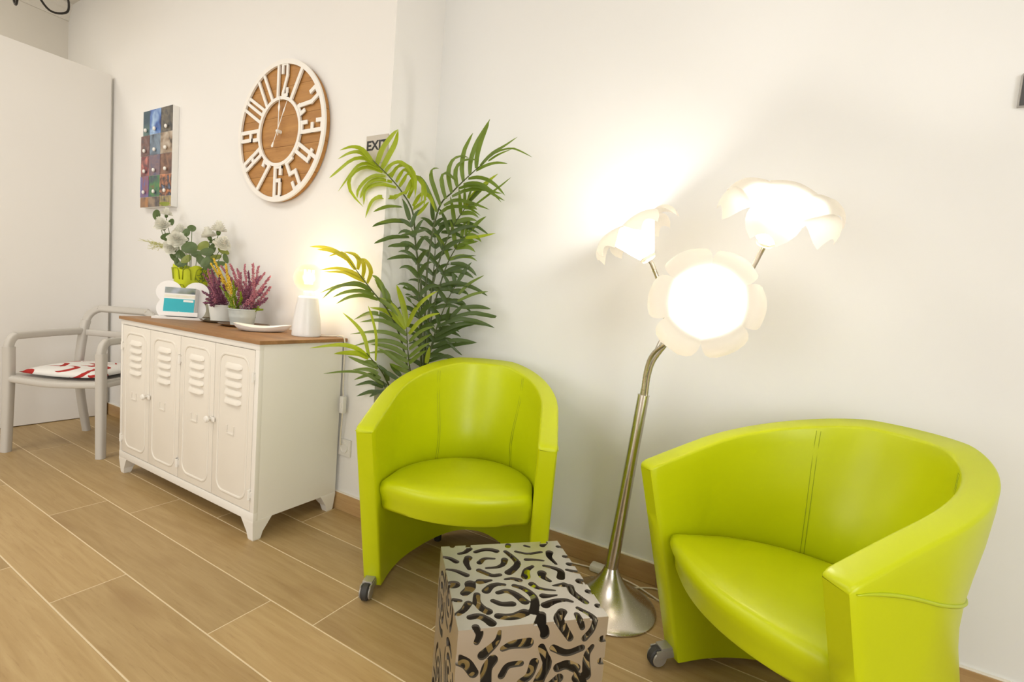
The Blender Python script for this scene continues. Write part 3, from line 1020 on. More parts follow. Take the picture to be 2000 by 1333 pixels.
for k in range(4):
    a, b = dx0 + k * dw + 0.0015, dx0 + (k + 1) * dw - 0.0015
    door = G().box((a, Y0 + 0.001, dz0), (b, Y0 + 0.016, dz1), 0.003).obj('door', 'whiteworn', cab, smooth=35)
    # pressed outline with rounded corners
    ax, bx, az, bz = a + 0.035, b - 0.035, dz0 + 0.035, dz1 - 0.035
    P = []
    for cx, cz, a0 in ((bx, bz, 0), (ax, bz, 90), (ax, az, 180), (bx, az, 270)):
        r = 0.045
        ox = cx - r if cx == bx else cx + r
        oz = cz - r if cz == bz else cz + r
        for q in range(7):
            an = math.radians(a0 + q * 15)
            P.append((ox + r * math.cos(an), Y0 + 0.001, oz + r * math.sin(an)))
    g = G().tube(P, 0.0065, 8, closed=True, ry=0.0028, up=(0, 1, 0))
    g.obj('pressed_outline', 'whiteworn', door, smooth=True)
    for q in range(5):
        z = 0.690 - 0.036 * q
        la, lb = (a + b) / 2 - 0.058, (a + b) / 2 + 0.058
        V = []
        prof = [(0.0, 0.012), (-0.004, 0.008), (-0.009, 0.0), (-0.0125, -0.008), (-0.0125, -0.011), (0.0, -0.012)]
        for x, f in ((la, 0.1), (la + 0.008, 0.75), (la + 0.016, 1), (lb - 0.016, 1), (lb - 0.008, 0.75), (lb, 0.1)):
            for dy, dz in prof:
                V.append((x, Y0 + 0.0015 + dy * f, z + dz * (0.6 + 0.4 * f)))
        m = len(prof)
        F = [(i * m + j, i * m + j + 1, (i + 1) * m + j + 1, (i + 1) * m + j) for i in range(5) for j in range(m - 1)]
        obj('louvre', V, F, 'whiteworn', door, smooth=50)
    # label holder
    xc = (a + b) / 2 - 0.01
    zc_ = 0.425
    g = G().box((xc - 0.026, Y0 - 0.003, zc_ - 0.017), (xc - 0.021, Y0 + 0.002, zc_ + 0.017), 0.001)
    g.box((xc + 0.021, Y0 - 0.003, zc_ - 0.017), (xc + 0.026, Y0 + 0.002, zc_ + 0.017), 0.001)
    g.box((xc - 0.026, Y0 - 0.003, zc_ - 0.020), (xc + 0.026, Y0 + 0.002, zc_ - 0.015), 0.001)
    g.obj('label_holder', 'whiteworn', door)
    # latch on the inner edge of each pair (on the left leaf of the pair)
    if k in (0, 2):
        Mx = np.array(Matrix.Translation((b - 0.012, Y0, 0.445)) @ Matrix.Rotation(math.pi / 2, 4, 'X'))
        V, F = lathe([(0.005, 0.0), (0.005, 0.012), (0.013, 0.014), (0.015, 0.020), (0.012, 0.026), (0.003, 0.028)], seg=16, Mx=Mx)
        g = G().add(V, F).box((b - 0.016, Y0 - 0.006, 0.435), (b + 0.02, Y0 - 0.002, 0.455), 0.001)
        g.obj('latch', 'white', door, smooth=40)
    # hinges
    xh = a if k in (0, 2) else b
    for zh in (0.665, 0.19):
        g = G().tube([(xh, Y0 - 0.003, zh - 0.02), (xh, Y0 - 0.003, zh + 0.02)], 0.006, 10)
        g.box((xh - 0.010, Y0 - 0.002, zh - 0.012), (xh + 0.010, Y0 + 0.003, zh + 0.012), 0.001)
        g.obj('hinge', 'white', door, smooth=40)
for sx, sy_ in ((0, 0), (1, 0), (0, 1), (1, 1)):
    cx_, cy2 = (X0, X1)[sx], (Y0, Y1)[sy_]
    ix, iy = (1, -1)[sx], (1, -1)[sy_]
    V = []
    for z, w, off in ((ZB0 + 0.002, 0.082, 0.0), (ZB0 - 0.006, 0.076, 0.0), (0.03, 0.042, 0.004), (0.006, 0.034, 0.006), (0.0, 0.030, 0.008)):
        for ux, uy in ((0, 0), (1, 0), (1, 1), (0, 1)):
            V.append((cx_ + ix * (off + ux * w), cy2 + iy * (off + uy * w), z))
    F = [(i * 4 + j, i * 4 + (j + 1) % 4, (i + 1) * 4 + (j + 1) % 4, (i + 1) * 4 + j) for i in range(4) for j in range(4)] + [(0, 1, 2, 3), (16, 17, 18, 19)]
    obj('leg', V, F, 'white', cab)

# ------------------------------------------------------------------ table lamp with globe bulb
TLX, TLY = -1.872, 1.412
tl = thing('table_lamp', 'white ribbed ceramic table lamp with glowing bare globe bulb', 'table lamp', (TLX, TLY, ZTOP))
prof = [(0.002, 0.0), (0.059, 0.0), (0.0615, 0.003)]
for i in range(40):
    z = 0.006 + i * 0.0042
    r = 0.0615 - 0.0195 * (z / 0.175) ** 1.6
    prof.append((r + (0.0007 if i % 2 else -0.0003), z))
prof += [(0.038, 0.178), (0.030, 0.180), (0.002, 0.180)]
V, F = lathe(prof, (TLX, TLY, ZTOP), 40)
obj('lamp_base', V, F, 'ceramic', tl, smooth=45)
V, F = lathe([(0.002, 0.178), (0.022, 0.178), (0.022, 0.196), (0.017, 0.203), (0.002, 0.203)], (TLX, TLY, ZTOP), 24)
obj('socket', V, F, 'ceramic', tl, smooth=45)


def glass_mat():
    t = NT('warm_bulb_glass')
    tr = t.n('ShaderNodeBsdfTransparent')
    tr.inputs[0].default_value = (1.0, 0.93, 0.78, 1)
    gl = t.n('ShaderNodeBsdfGlossy')
    gl.inputs['Roughness'].default_value = 0.05
    df = t.n('ShaderNodeBsdfTranslucent')
    df.inputs[0].default_value = (1.0, 0.86, 0.6, 1)
    m0 = t.n('ShaderNodeMixShader')
    m0.inputs[0].default_value = 0.6
    t.l(df.outputs[0], m0.inputs[1])
    t.l(gl.outputs[0], m0.inputs[2])
    lw = t.n('ShaderNodeLayerWeight')
    lw.inputs[0].default_value = 0.35
    mr = t.n('ShaderNodeMapRange')
    mr.inputs['To Min'].default_value, mr.inputs['To Max'].default_value = 0.02, 0.3
    t.l(lw.outputs['Facing'], mr.inputs[0])
    ms = t.n('ShaderNodeMixShader')
    t.l(mr.outputs[0], ms.inputs[0])
    t.l(tr.outputs[0], ms.inputs[1])
    t.l(m0.outputs[0], ms.inputs[2])
    t.l(ms.outputs[0], t.out.inputs[0])
    return t.m


M['glass'] = glass_mat()
M['filament'] = emit('glowing_filament', (1.0, 0.82, 0.5, 1), 18.0)
bc = ZTOP + 0.262
prof = [(0.018, -0.066), (0.020, -0.060)] + [(0.0635 * math.sin(math.radians(a)), -0.0635 * math.cos(math.radians(a))) for a in range(20, 180, 8)] + [(0.001, 0.0635)]
V, F = lathe(prof, (TLX, TLY, bc), 40)
bulb = obj('globe_bulb', V, F, 'glass', tl, smooth=True, label='clear amber globe bulb')
g = G()
for k in range(6):
    a = k * math.pi / 3
    g.tube([(TLX + 0.014 * math.cos(a), TLY + 0.014 * math.sin(a), bc - 0.028), (TLX + 0.020 * math.cos(a + 0.3), TLY + 0.020 * math.sin(a + 0.3), bc + 0.034)], 0.0032, 6)
g.obj('filament', 'filament', bulb, smooth=True)
d = bpy.data.lights.new('globe_bulb_light', 'POINT')
d.energy = 1.6
d.color = (1.0, 0.86, 0.64)
d.shadow_soft_size = 0.03
o = bpy.data.objects.new('globe_bulb_light', d)
C.objects.link(o)
o.parent = tl
o.location = (0, 0, bc - ZTOP)
# supply cord: across the top, over its right end, down to the switch and the outlet
P = spline([(TLX + 0.05, TLY + 0.03, ZTOP + 0.006), (TLX + 0.10, TLY + 0.07, ZTOP + 0.008), (-1.745, 1.49, ZTOP + 0.012), (-1.722, 1.50, ZTOP - 0.005), (-1.720, 1.502, 0.70), (-1.722, 1.505, 0.60), (-1.718, 1.506, 0.545)], 50)
g = G().tube(P, 0.003, 6)
P = spline([(-1.718, 1.506, 0.47), (-1.722, 1.508, 0.42), (-1.730, 1.512, 0.36), (-1.728, 1.513, 0.315)], 24)
g.tube(P, 0.003, 6)
g.obj('cord', 'cable', tl, smooth=True)
g = G().box((-1.731, 1.495, 0.468), (-1.705, 1.517, 0.548), 0.006).box((-1.722, 1.492, 0.495), (-1.713, 1.497, 0.52), 0.002)
g.obj('cord_switch', 'dot', tl, smooth=40)

# wall outlet behind the sideboard
t = thing('wall_outlet', 'small pale wall outlet low beside the sideboard', 'outlet', (-1.70, YL, 0.31))
G().box((-1.755, YL - 0.009, 0.262), (-1.675, YL - 0.0005, 0.342), 0.003).obj('cover_plate', 'dot', t)
Mx = np.array(Matrix.Translation((-1.715, YL - 0.009, 0.302)) @ Matrix.Rotation(math.pi / 2, 4, 'X'))
V, F = lathe([(0.002, 0.001), (0.018, 0.001), (0.020, 0.004), (0.024, 0.004), (0.025, -0.001)], seg=20, Mx=Mx)
obj('socket_ring', V, F, 'dot', t, smooth=40)

# ------------------------------------------------------------------ wall clock
KX, KZ, KY = -2.264, 1.783, YL - 0.0005
clock = thing('wall_clock', 'large round wooden wall clock with white openwork numerals', 'clock', (KX, KY, KZ))
KR = 0.336
cuts = [-KR, -0.21, -0.07, 0.075, 0.215, KR]
for a, b in zip(cuts[:-1], cuts[1:]):
    a2, b2 = a + 0.0006, b - 0.0006
    zs = np.linspace(a2, b2, 16)
    right = [(math.sqrt(max(KR * KR - z * z, 0)), z) for z in zs]
    left = [(-x, z) for x, z in right[::-1]]
    loop = right + left
    n = len(loop)
    V = [(KX + x, KY - 0.004, KZ + z) for x, z in loop] + [(KX + x, KY - 0.022, KZ + z) for x, z in loop]
    F = [tuple(range(n)), tuple(range(n, 2 * n))[::-1]] + [(i, (i + 1) % n, n + (i + 1) % n, n + i) for i in range(n)]
    obj('board', V, F, 'clockwood', clock)
G().box((KX - 0.03, KY - 0.006, KZ - 0.25), (KX + 0.03, KY, KZ + 0.25)).obj('batten', 'clockwood', clock)


def ring(ri, ro, y0, y1):
    V, F = [], []
    N = 96
    for i in range(N):
        a = 2 * math.pi * i / N
        for r, y in ((ri, y0), (ro, y0), (ro, y1), (ri, y1)):
            V.append((KX + r * math.cos(a), y, KZ + r * math.sin(a)))
    for i in range(N):
        j = (i + 1) % N
        for k in range(4):
            F.append((i * 4 + k, i * 4 + (k + 1) % 4, j * 4 + (k + 1) % 4, j * 4 + k))
    return V, F


yf0, yf1 = KY - 0.026, KY - 0.036
obj('outer_ring', *ring(0.318, 0.341, yf0, yf1), 'clockwhite', clock, smooth=35)
obj('inner_ring', *ring(0.152, 0.168, yf0, yf1), 'clockwhite', clock, smooth=35)
for a in range(0, 360, 90):
    an = math.radians(a + 45)
    G().tube([(KX + 0.328 * math.cos(an), KY - 0.02, KZ + 0.328 * math.sin(an)), (KX + 0.328 * math.cos(an), KY - 0.03, KZ + 0.328 * math.sin(an))], 0.006, 8).obj('standoff', 'clockwhite', clock)
# digits as strokes in a unit box, x 0..1, y 0..1 (y up = top of the digit)
DG = {'0': [[(0.2, 0), (0.2, 1), (0.8, 1), (0.8, 0), (0.2, 0)]],
      '1': [[(0.5, 0), (0.5, 1)]],
      '2': [[(0.1, 0.74), (0.1, 1), (0.85, 1), (0.85, 0.62), (0.2, 0.06), (0.2, 0), (0.9, 0), (0.9, 0.18)]],
      '3': [[(0.1, 0.78), (0.1, 1), (0.85, 1), (0.85, 0.0), (0.1, 0.0), (0.1, 0.22)], [(0.85, 0.52), (0.35, 0.52)]],
      '4': [[(0.75, 0), (0.75, 1), (0.1, 1), (0.1, 0.3), (1.0, 0.3)]],
      '5': [[(0.9, 1), (0.15, 1), (0.15, 0.58), (0.85, 0.52), (0.85, 0.0), (0.1, 0.0), (0.1, 0.24)]],
      '6': [[(0.9, 0.78), (0.9, 1), (0.15, 1), (0.15, 0), (0.85, 0), (0.85, 0.55), (0.3, 0.55)]],
      '7': [[(0.05, 0.86), (0.05, 1), (0.85, 1), (0.4, 0)]],
      '8': [[(0.2, 0.5), (0.2, 0), (0.8, 0), (0.8, 1), (0.2, 1), (0.2, 0.5), (0.8, 0.5)]],
      '9': [[(0.1, 0.22), (0.1, 0), (0.85, 0), (0.85, 1), (0.15, 1), (0.15, 0.45), (0.7, 0.45)]]}


def numeral(hour):
    s = str(hour)
    flip = hour in (4, 5, 6, 7, 8)
    an = math.radians(90 - hour * 30)
    rad = np.array([math.cos(an), math.sin(an)])       # outward
    up = -rad if flip else rad
    right = np.array([up[1], -up[0]])
    r0, r1 = 0.162, 0.326
    h = r1 - r0
    wdig = 0.058 if len(s) == 1 else 0.046
    th = 0.0185 if len(s) == 1 else 0.0155
    pitch = 0.05
    g = G()
    nseg = 0
    for di, ch in enumerate(s):
        off = (di - (len(s) - 1) / 2) * pitch
        if s == '12':
            off += 0.006 if di else 0.004
        for line in DG[ch]:
            pts = []
            for x, y in line:
                px_ = (x - 0.5) * wdig + off
                if ch == '1':
                    px_ = off
                py_ = 0.008 + y * (h - 0.016)
                base = rad * (r1 if flip else r0)
                pts.append(base + up * py_ + right * px_)
            for p, q in zip(pts[:-1], pts[1:]):
                d = q - p
                L = np.linalg.norm(d)
                d = d / L
                nrm = np.array([-d[1], d[0]])
                p2, q2 = p - d * th / 2, q + d * th / 2
                cs = [p2 + nrm * th / 2, p2 - nrm * th / 2, q2 - nrm * th / 2, q2 + nrm * th / 2]
                nseg += 1
                V = [(KX + c[0], yf0 - 0.0005 - 0.0002 * (nseg % 9), KZ + c[1]) for c in cs] + [(KX + c[0], yf1 + 0.0008 + 0.0003 * (nseg % 9), KZ + c[1]) for c in cs]
                g.add(V, [(0, 1, 2, 3), (7, 6, 5, 4), (0, 4, 5, 1), (1, 5, 6, 2), (2, 6, 7, 3), (3, 7, 4, 0)])
    g.obj('numeral', 'clockwhite', clock)


for h in range(1, 13):
    numeral(h)


def hand(angle, L, tail, w, y, spade):
    an = math.radians(90 - angle)
    d = np.array([math.cos(an), math.sin(an)])
    nn = np.array([-d[1], d[0]])
    prof = [(-tail, w * 0.5), (0, w), (L * 0.55, w * 0.8), (L * 0.62, w * 0.8 + spade * 0.5), (L * 0.70, w * 0.8 + spade), (L * 0.80, w * 0.6 + spade * 0.3), (L, w * 0.25)]
    if tail > 0.05:
        prof = [(-tail, w * 0.2), (-tail * 0.93, w + 0.006), (-tail * 0.75, w + 0.003), (-tail * 0.65, w * 0.7)] + prof[1:]
    V = []
    for yy in (y, y - 0.0018):
        for s_, ww in prof:
            for sg in (1, -1):
                p = d * s_ + nn * ww * sg
                V.append((KX + p[0], yy, KZ + p[1]))
    n = len(prof)
    F = []
    for i in range(n - 1):
        a = 2 * i
        F.append((a, a + 1, a + 3, a + 2))
        b = 2 * n + a
        F.append((b, b + 2, b + 3, b + 1))
        F.append((a, a + 2, b + 2, b))
        F.append((a + 1, b + 1, b + 3, a + 3))
    obj('hand', V, F, 'clockwhite', clock)


hand(1, 0.165, 0.02, 0.0028, KY - 0.038, 0.006)
hand(27, 0.150, 0.085, 0.0022, KY - 0.042, 0.003)
Mx = np.array(Matrix.Translation((KX, KY - 0.021, KZ)) @ Matrix.Rotation(math.pi / 2, 4, 'X'))
V, F = lathe([(0.009, 0.0), (0.009, 0.018), (0.006, 0.026), (0.001, 0.026)], seg=16, Mx=Mx)
obj('hub', V, F, 'clockwhite', clock, smooth=40)

# ------------------------------------------------------------------ picture board with knobs
BX0, BX1, BZ0, BZ1, BYF = -3.645, -3.285, 1.452, 2.045, YL - 0.036
bd = thing('picture_board', 'narrow board of small colour photos with white knobs', 'picture', ((BX0 + BX1) / 2, YL, BZ0))
G().box((BX0, BYF, BZ0), (BX1, YL - 0.0005, BZ1), 0.002).obj('canvas', 'paper', bd)


def pic_mat(i, cols):
    t = NT('photo_print')
    tc = t.n('ShaderNodeTexCoord')
    mp = t.n('ShaderNodeMapping')
    mp.inputs['Location'].default_value = (i * 1.7, i * 0.9, i * 2.3)
    t.l(tc.outputs['Object'], mp.inputs[0])
    nz = t.n('ShaderNodeTexNoise', Scale=9.0 + (i % 4) * 4, Detail=2.0, Distortion=0.4)
    t.l(mp.outputs[0], nz.inputs['Vector'])
    r = t.n('ShaderNodeValToRGB')
    r.color_ramp.elements[0].position, r.color_ramp.elements[0].color = 0.32, lin(*cols[0])
    r.color_ramp.elements[1].position, r.color_ramp.elements[1].color = 0.68, lin(*cols[-1])
    for k, c in enumerate(cols[1:-1]):
        e = r.color_ramp.elements.new(0.44 + 0.10 * k)
        e.color = lin(*c)
    t.l(nz.outputs[0], r.inputs[0])
    t.l(r.outputs[0], t.b.inputs['Base Color'])
    t.set(Roughness=0.35)
    return t.m


pal = [[(52, 92, 98), (40, 70, 90), (90, 120, 116)], [(30, 50, 110), (70, 110, 180), (170, 200, 230)], [(60, 62, 70), (110, 104, 92), (40, 44, 52)],
       [(80, 84, 92), (104, 70, 66), (130, 110, 110)], [(74, 78, 88), (120, 140, 160), (50, 56, 70)], [(52, 46, 44), (150, 130, 110), (200, 190, 176)],
       [(150, 46, 46), (90, 60, 70), (196, 120, 110)], [(100, 86, 104), (128, 104, 110), (84, 90, 120)], [(98, 70, 60), (140, 104, 84), (70, 52, 56)],
       [(188, 122, 64), (90, 104, 170), (150, 84, 70)], [(120, 90, 60), (70, 130, 76), (60, 70, 90)], [(110, 130, 168), (40, 36, 44), (210, 140, 100)],
       [(120, 78, 64), (178, 128, 80), (80, 70, 74)], [(98, 90, 84), (70, 64, 70), (150, 130, 110)], [(104, 98, 104), (190, 170, 110), (64, 62, 70)], [(70, 66, 84), (120, 110, 130), (150, 60, 70)]]
bw = BX1 - BX0
cols_x = [BX0, BX0 + bw * 0.24, BX0 + bw * 0.62, BX1]
zz = [BZ1, BZ1 - 0.150, BZ1 - 0.275, BZ1 - 0.400, BZ1 - 0.530, BZ0]
i = 0
for r_ in range(5):
    for c_ in range(3):
        a, b = cols_x[c_], cols_x[c_ + 1]
        lift = 0.001 + 0.0015 * ((r_ + c_) % 2)
        if c_ == 0 and r_ > 0:
            a -= 0.022
        m = pic_mat(i, pal[i % len(pal)])
        V, F = bevbox((a + 0.0008, BYF - lift, zz[r_ + 1] + 0.0008), (b - 0.0008, BYF + 0.002, zz[r_] - 0.0008))
        obj('photo', V, F, m, bd)
        if r_ < 4:
            Mx = np.array(Matrix.Translation((a * 0.45 + b * 0.55, BYF - lift, zz[r_ + 1] + 0.030)) @ Matrix.Rotation(math.pi / 2, 4, 'X'))
            V, F = lathe([(0.004, 0), (0.010, 0.003), (0.0125, 0.008), (0.010, 0.013), (0.001, 0.015)], seg=14, Mx=Mx)
            obj('knob', V, F, 'pinwhite', bd, smooth=True)
        i += 1

# ------------------------------------------------------------------ exit sign
sg = thing('exit_sign', 'small grey exit sign with black capitals, half hidden by palm', 'sign', (-1.615, YL, 1.61))
sx0, sx1, sz0, sz1 = -1.684, -1.553, 1.592, 1.712
G().box((sx0, YL - 0.004, sz0), (sx1, YL - 0.0005, sz1), 0.001).obj('plaque', 'signgrey', sg)


def text_mesh(s, size, bold=0.0):
    cu = bpy.data.curves.new('lettering', 'FONT')
    cu.body = s
    cu.size = size
    cu.extrude = 0.0004
    cu.offset = bold
    o_ = bpy.data.objects.new('lettering', cu)
    C.objects.link(o_)
    dg = bpy.context.evaluated_depsgraph_get()
    me = o_.evaluated_get(dg).to_mesh()
    V = [tuple(v.co) for v in me.vertices]
    F = [tuple(p.vertices) for p in me.polygons]
    o_.evaluated_get(dg).to_mesh_clear()
    bpy.data.objects.remove(o_, do_unlink=True)
    bpy.data.curves.remove(cu)
    return np.array(V), F


V, F = text_mesh('EXIT', 0.056, 0.0016)
w_ = V[:, 0].max() - V[:, 0].min()
V[:, 0] = (V[:, 0] - V[:, 0].min()) / w_ * 0.121
V = np.stack([sx0 + 0.006 + V[:, 0], YL - 0.0044 - V[:, 2], 1.650 + V[:, 1]], 1)
obj('lettering', V, F, 'black', sg)

# ------------------------------------------------------------------ wall device at the right edge
dv = thing('wall_control', 'charcoal wall control panel at the right edge', 'wall panel', (0.54, YR, 1.67))
G().box((0.480, YR - 0.014, 1.676), (0.60, YR - 0.0005, 1.764), 0.002).obj('housing', 'deviceframe', dv)
G().box((0.481, YR - 0.018, 1.6775), (0.599, YR - 0.0135, 1.7625), 0.0015).obj('front_plate', 'device', dv)

# ------------------------------------------------------------------ wrought iron chandelier, its lowest scrolls just in view
hx, hy = -3.62, 0.93
chd = thing('chandelier', 'dark wrought iron chandelier scroll at the top left', 'chandelier', (hx, hy, 2.41))
g = G().tube([(hx, hy, 2.48), (hx, hy, ZC - 0.002)], 0.006, 8)
g.obj('rod', 'iron', chd, smooth=True)
for k in range(5):
    a = k * 2 * math.pi / 5 + 0.5
    dr = np.array([math.cos(a), math.sin(a), 0])
    P = spline([np.array([hx, hy, 2.62]), np.array([hx, hy, 2.50]) + dr * 0.05, np.array([hx, hy, 2.415]) + dr * 0.12, np.array([hx, hy, 2.45]) + dr * 0.20, np.array([hx, hy, 2.53]) + dr * 0.20, np.array([hx, hy, 2.53]) + dr * 0.15, np.array([hx, hy, 2.49]) + dr * 0.15], 40)
    G().tube(P, 0.0055, 8).obj('scroll_arm', 'iron', chd, smooth=True)
V, F = lathe([(0.001, 2.395), (0.012, 2.405), (0.014, 2.418), (0.006, 2.43), (0.006, 2.50)], (hx, hy, 0), 14)
obj('finial', V, F, 'iron', chd, smooth=True)
V, F = lathe([(0.002, ZC - 0.02), (0.05, ZC - 0.015), (0.055, ZC - 0.001), (0.002, ZC - 0.001)], (hx, hy, 0), 24)
obj('ceiling_rose', V, F, 'iron', chd, smooth=40)

# ------------------------------------------------------------------ grey plastic armchair
FL, FR = np.array([-3.622, 0.872, 0]), np.array([-3.182, 1.134, 0])
RL, RR = np.array([-3.815, 1.285, 0]), np.array([-3.435, 1.490, 0])
ctr = (FL + FR + RL + RR) / 4
gc = thing('plastic_armchair', 'warm grey plastic armchair with open hoop back', 'armchair', (ctr[0], ctr[1], 0))
ZS, ZA, ZH = 0.425, 0.640, 0.790
fwd = (FL + FR - RL - RR)
fwd = fwd / np.linalg.norm(fwd)
rgt = np.cross(fwd, (0, 0, 1))
Z = lambda p, z: np.array([p[0], p[1], z])
BL, BR = RL + fwd * 0.02, RR + fwd * 0.02
for f, b in ((FL, BL), (FR, BR)):
    # front leg, turning into the arm rail, which runs back to the hoop
    inn = (ctr - Z(f, 0))
    inn = inn / np.linalg.norm(inn) * 0.012
    P = spline([Z(f, 0), Z(f + inn * 0.5, 0.2), Z(f + inn, ZS), Z(f + inn, ZA - 0.06)], 24)
    G().tube(P, np.linspace(0.0205, 0.0235, 24), 14, power=3.2, up=tuple(rgt)).obj('leg', 'pchair', gc, smooth=50)
    arm_dir = (b - f) / np.linalg.norm(b - f)
    top = Z(f + inn, ZA)
    P = [Z(f + inn, ZA - 0.062)] + [Z(f + inn, ZA - 0.062) + arm_dir * 0.045 * (1 - math.cos(a)) + np.array([0, 0, 0.062 * math.sin(a)]) for a in np.linspace(0.15, math.pi / 2, 8)] + [Z(b, ZA + 0.004) - arm_dir * 0.2, Z(b, ZA + 0.006)]
    P = np.array(P)
    G().tube(spline(P, 40), 0.0205, 14, power=3.4, ry=0.0165, up=tuple(rgt)).obj('arm_rail', 'pchair', gc, smooth=50)
for b, s_ in ((RL, -1), (RR, 1)):
    P = spline([Z(b - fwd * 0.0, 0), Z(b + fwd * 0.045, 0.25), Z(b + fwd * 0.06, ZS), Z(b + fwd * 0.03, ZA), Z(b + fwd * 0.012, ZH - 0.08)], 26)
    G().tube(P, np.linspace(0.019, 0.022, 26), 14, power=3.2, up=tuple(rgt)).obj('leg', 'pchair', gc, smooth=50)
q0, q1 = Z(RL + fwd * 0.012, ZH - 0.08), Z(RR + fwd * 0.012, ZH - 0.08)
dd = (q1 - q0) / np.linalg.norm(q1 - q0)
upv = np.array([0, 0, 1.0])
P = [q0] + [q0 + dd * 0.085 * (1 - math.cos(a)) + upv * 0.08 * math.sin(a) for a in np.linspace(0.2, math.pi / 2, 7)]
P += [q1 - dd * 0.085 * (1 - math.cos(a)) + upv * 0.08 * math.sin(a) for a in np.linspace(math.pi / 2, 0.2, 7)] + [q1]
P = spline(np.array(P), 60)
bow = [np.array([0, 0, 0]) - fwd * 0.03 * math.sin(math.pi * k / 59) for k in range(60)]
G().tube(P + np.array(bow), 0.0215, 14, power=3.2, ry=0.015, up=tuple(fwd)).obj('back_hoop', 'pchair', gc, smooth=50)
P = spline([Z(RL + fwd * 0.03, ZA - 0.002), Z((RL + RR) / 2 - fwd * 0.005, ZA - 0.006), Z(RR + fwd * 0.03, ZA - 0.002)], 24)
G().tube(P, 0.010, 14, power=3.2, ry=0.0195).obj('back_rail', 'pchair', gc, smooth=50)
# seat: dished panel with a downturned front apron
sc = [FL, FR, RR + fwd * 0.06, RL + fwd * 0.06]
NU, NV = 17, 15
V, F = [], []
for lay in (0, 1):
    for j in range(NV):
        v = j / (NV - 1)
        for i_ in range(NU):
            u = i_ / (NU - 1)
            p = (sc[0] * (1 - u) + sc[1] * u) * (1 - v) + (sc[3] * (1 - u) + sc[2] * u) * v
            p = p + fwd * 0.016 * (1 - (2 * u - 1) ** 2) * (1 - v)
            z = ZS - 0.014 * (1 - (2 * u - 1) ** 2) * (1 - 0.5 * v) - 0.012 * v
            V.append((p[0], p[1], z + 0.005 - (0.016 + 0.014 * (v < 0.03)) * lay))
m = NU * NV
for j in range(NV - 1):
    for i_ in range(NU - 1):
        a = j * NU + i_
        F.append((a, a + 1, a + NU + 1, a + NU))
        F.append((m + a, m + a + NU, m + a + NU + 1, m + a + 1))
edge = [i_ for i_ in range(NU)] + [j * NU + NU - 1 for j in range(1, NV)] + [(NV - 1) * NU + i_ for i_ in range(NU - 2, -1, -1)] + [j * NU for j in range(NV - 2, 0, -1)]
for a, b in zip(edge, edge[1:] + edge[:1]):
    F.append((a, m + a, m + b, b))
obj('seat', V, F, 'pchair', gc, smooth=50)
P = spline([Z(FL, ZS - 0.018), Z((FL + FR) / 2 + fwd * 0.016, ZS - 0.030), Z(FR, ZS - 0.018)], 20)
G().tube(P, 0.010, 12, power=3, ry=0.016).obj('front_rail', 'pchair', gc, smooth=50)
for f, b in ((FL, RL), (FR, RR)):
    G().tube(spline([Z(f, ZS - 0.02), Z(b + fwd * 0.06, ZS - 0.03)], 10), 0.009, 12, power=3, ry=0.015).obj('side_rail', 'pchair', gc, smooth=50)


# cushion with red chilli print
def cushion_mat():
    t = NT('chilli_print_cotton')
    tc = t.n('ShaderNodeTexCoord')
    base = t.n('ShaderNodeMix', data_type='RGBA')
    vo = t.n('ShaderNodeTexVoronoi', Scale=8.5)
    vo.feature = 'F1'
    vo.voronoi_dimensions = '2D'
    vo.inputs['Randomness'].default_value = 0.75
    mp = t.n('ShaderNodeMapping')
    mp.inputs['Rotation'].default_value = (0, 0, 0.5)
    mp.inputs['Scale'].default_value = (1, 1, 0.0)
    t.l(tc.outputs['Object'], mp.inputs[0])
    nz = t.n('ShaderNodeTexNoise', Scale=5.0, Detail=1.0)
    t.l(mp.outputs[0], nz.inputs['Vector'])
    mixv = t.n('ShaderNodeVectorMath', operation='ADD')
    sc_ = t.n('ShaderNodeVectorMath', operation='SCALE')
    sc_.inputs['Scale'].default_value = 0.10
    t.l(nz.outputs[1], sc_.inputs[0])
    t.l(mp.outputs[0], mixv.inputs[0])
    t.l(sc_.outputs[0], mixv.inputs[1])
    t.l(mixv.outputs[0], vo.inputs['Vector'])
    # crescent: inside one circle, outside an offset one
    sub = t.n('ShaderNodeVectorMath', operation='SUBTRACT')
    t.l(mixv.outputs[0], sub.inputs[0])
    t.l(vo.outputs['Position'], sub.inputs[1])
    off = t.n('ShaderNodeVectorMath', operation='ADD')
    t.l(sub.outputs[0], off.inputs[0])
    off.inputs[1].default_value = (0.012, 0.018, 0)
    ln = t.n('ShaderNodeVectorMath', operation='LENGTH')
    t.l(off.outputs[0], ln.inputs[0])
    lt = t.n('ShaderNodeMath', operation='LESS_THAN')
    t.l(vo.outputs['Distance'], lt.inputs[0])
    lt.inputs[1].default_value = 0.40
    gt = t.n('ShaderNodeMath', operation='GREATER_THAN')
    t.l(ln.outputs['Value'], gt.inputs[0])
    gt.inputs[1].default_value = 0.0585
    mu = t.n('ShaderNodeMath', operation='MULTIPLY')
    t.l(lt.outputs[0], mu.inputs[0])
    t.l(gt.outputs[0], mu.inputs[1])
    t.l(mu.outputs[0], base.inputs[0])
    base.inputs[6].default_value = (0.78, 0.76, 0.72, 1)
    base.inputs[7].default_value = lin(168, 34, 26)
    t.l(base.outputs[2], t.b.inputs['Base Color'])
    t.set(Roughness=0.85)
    return t.m


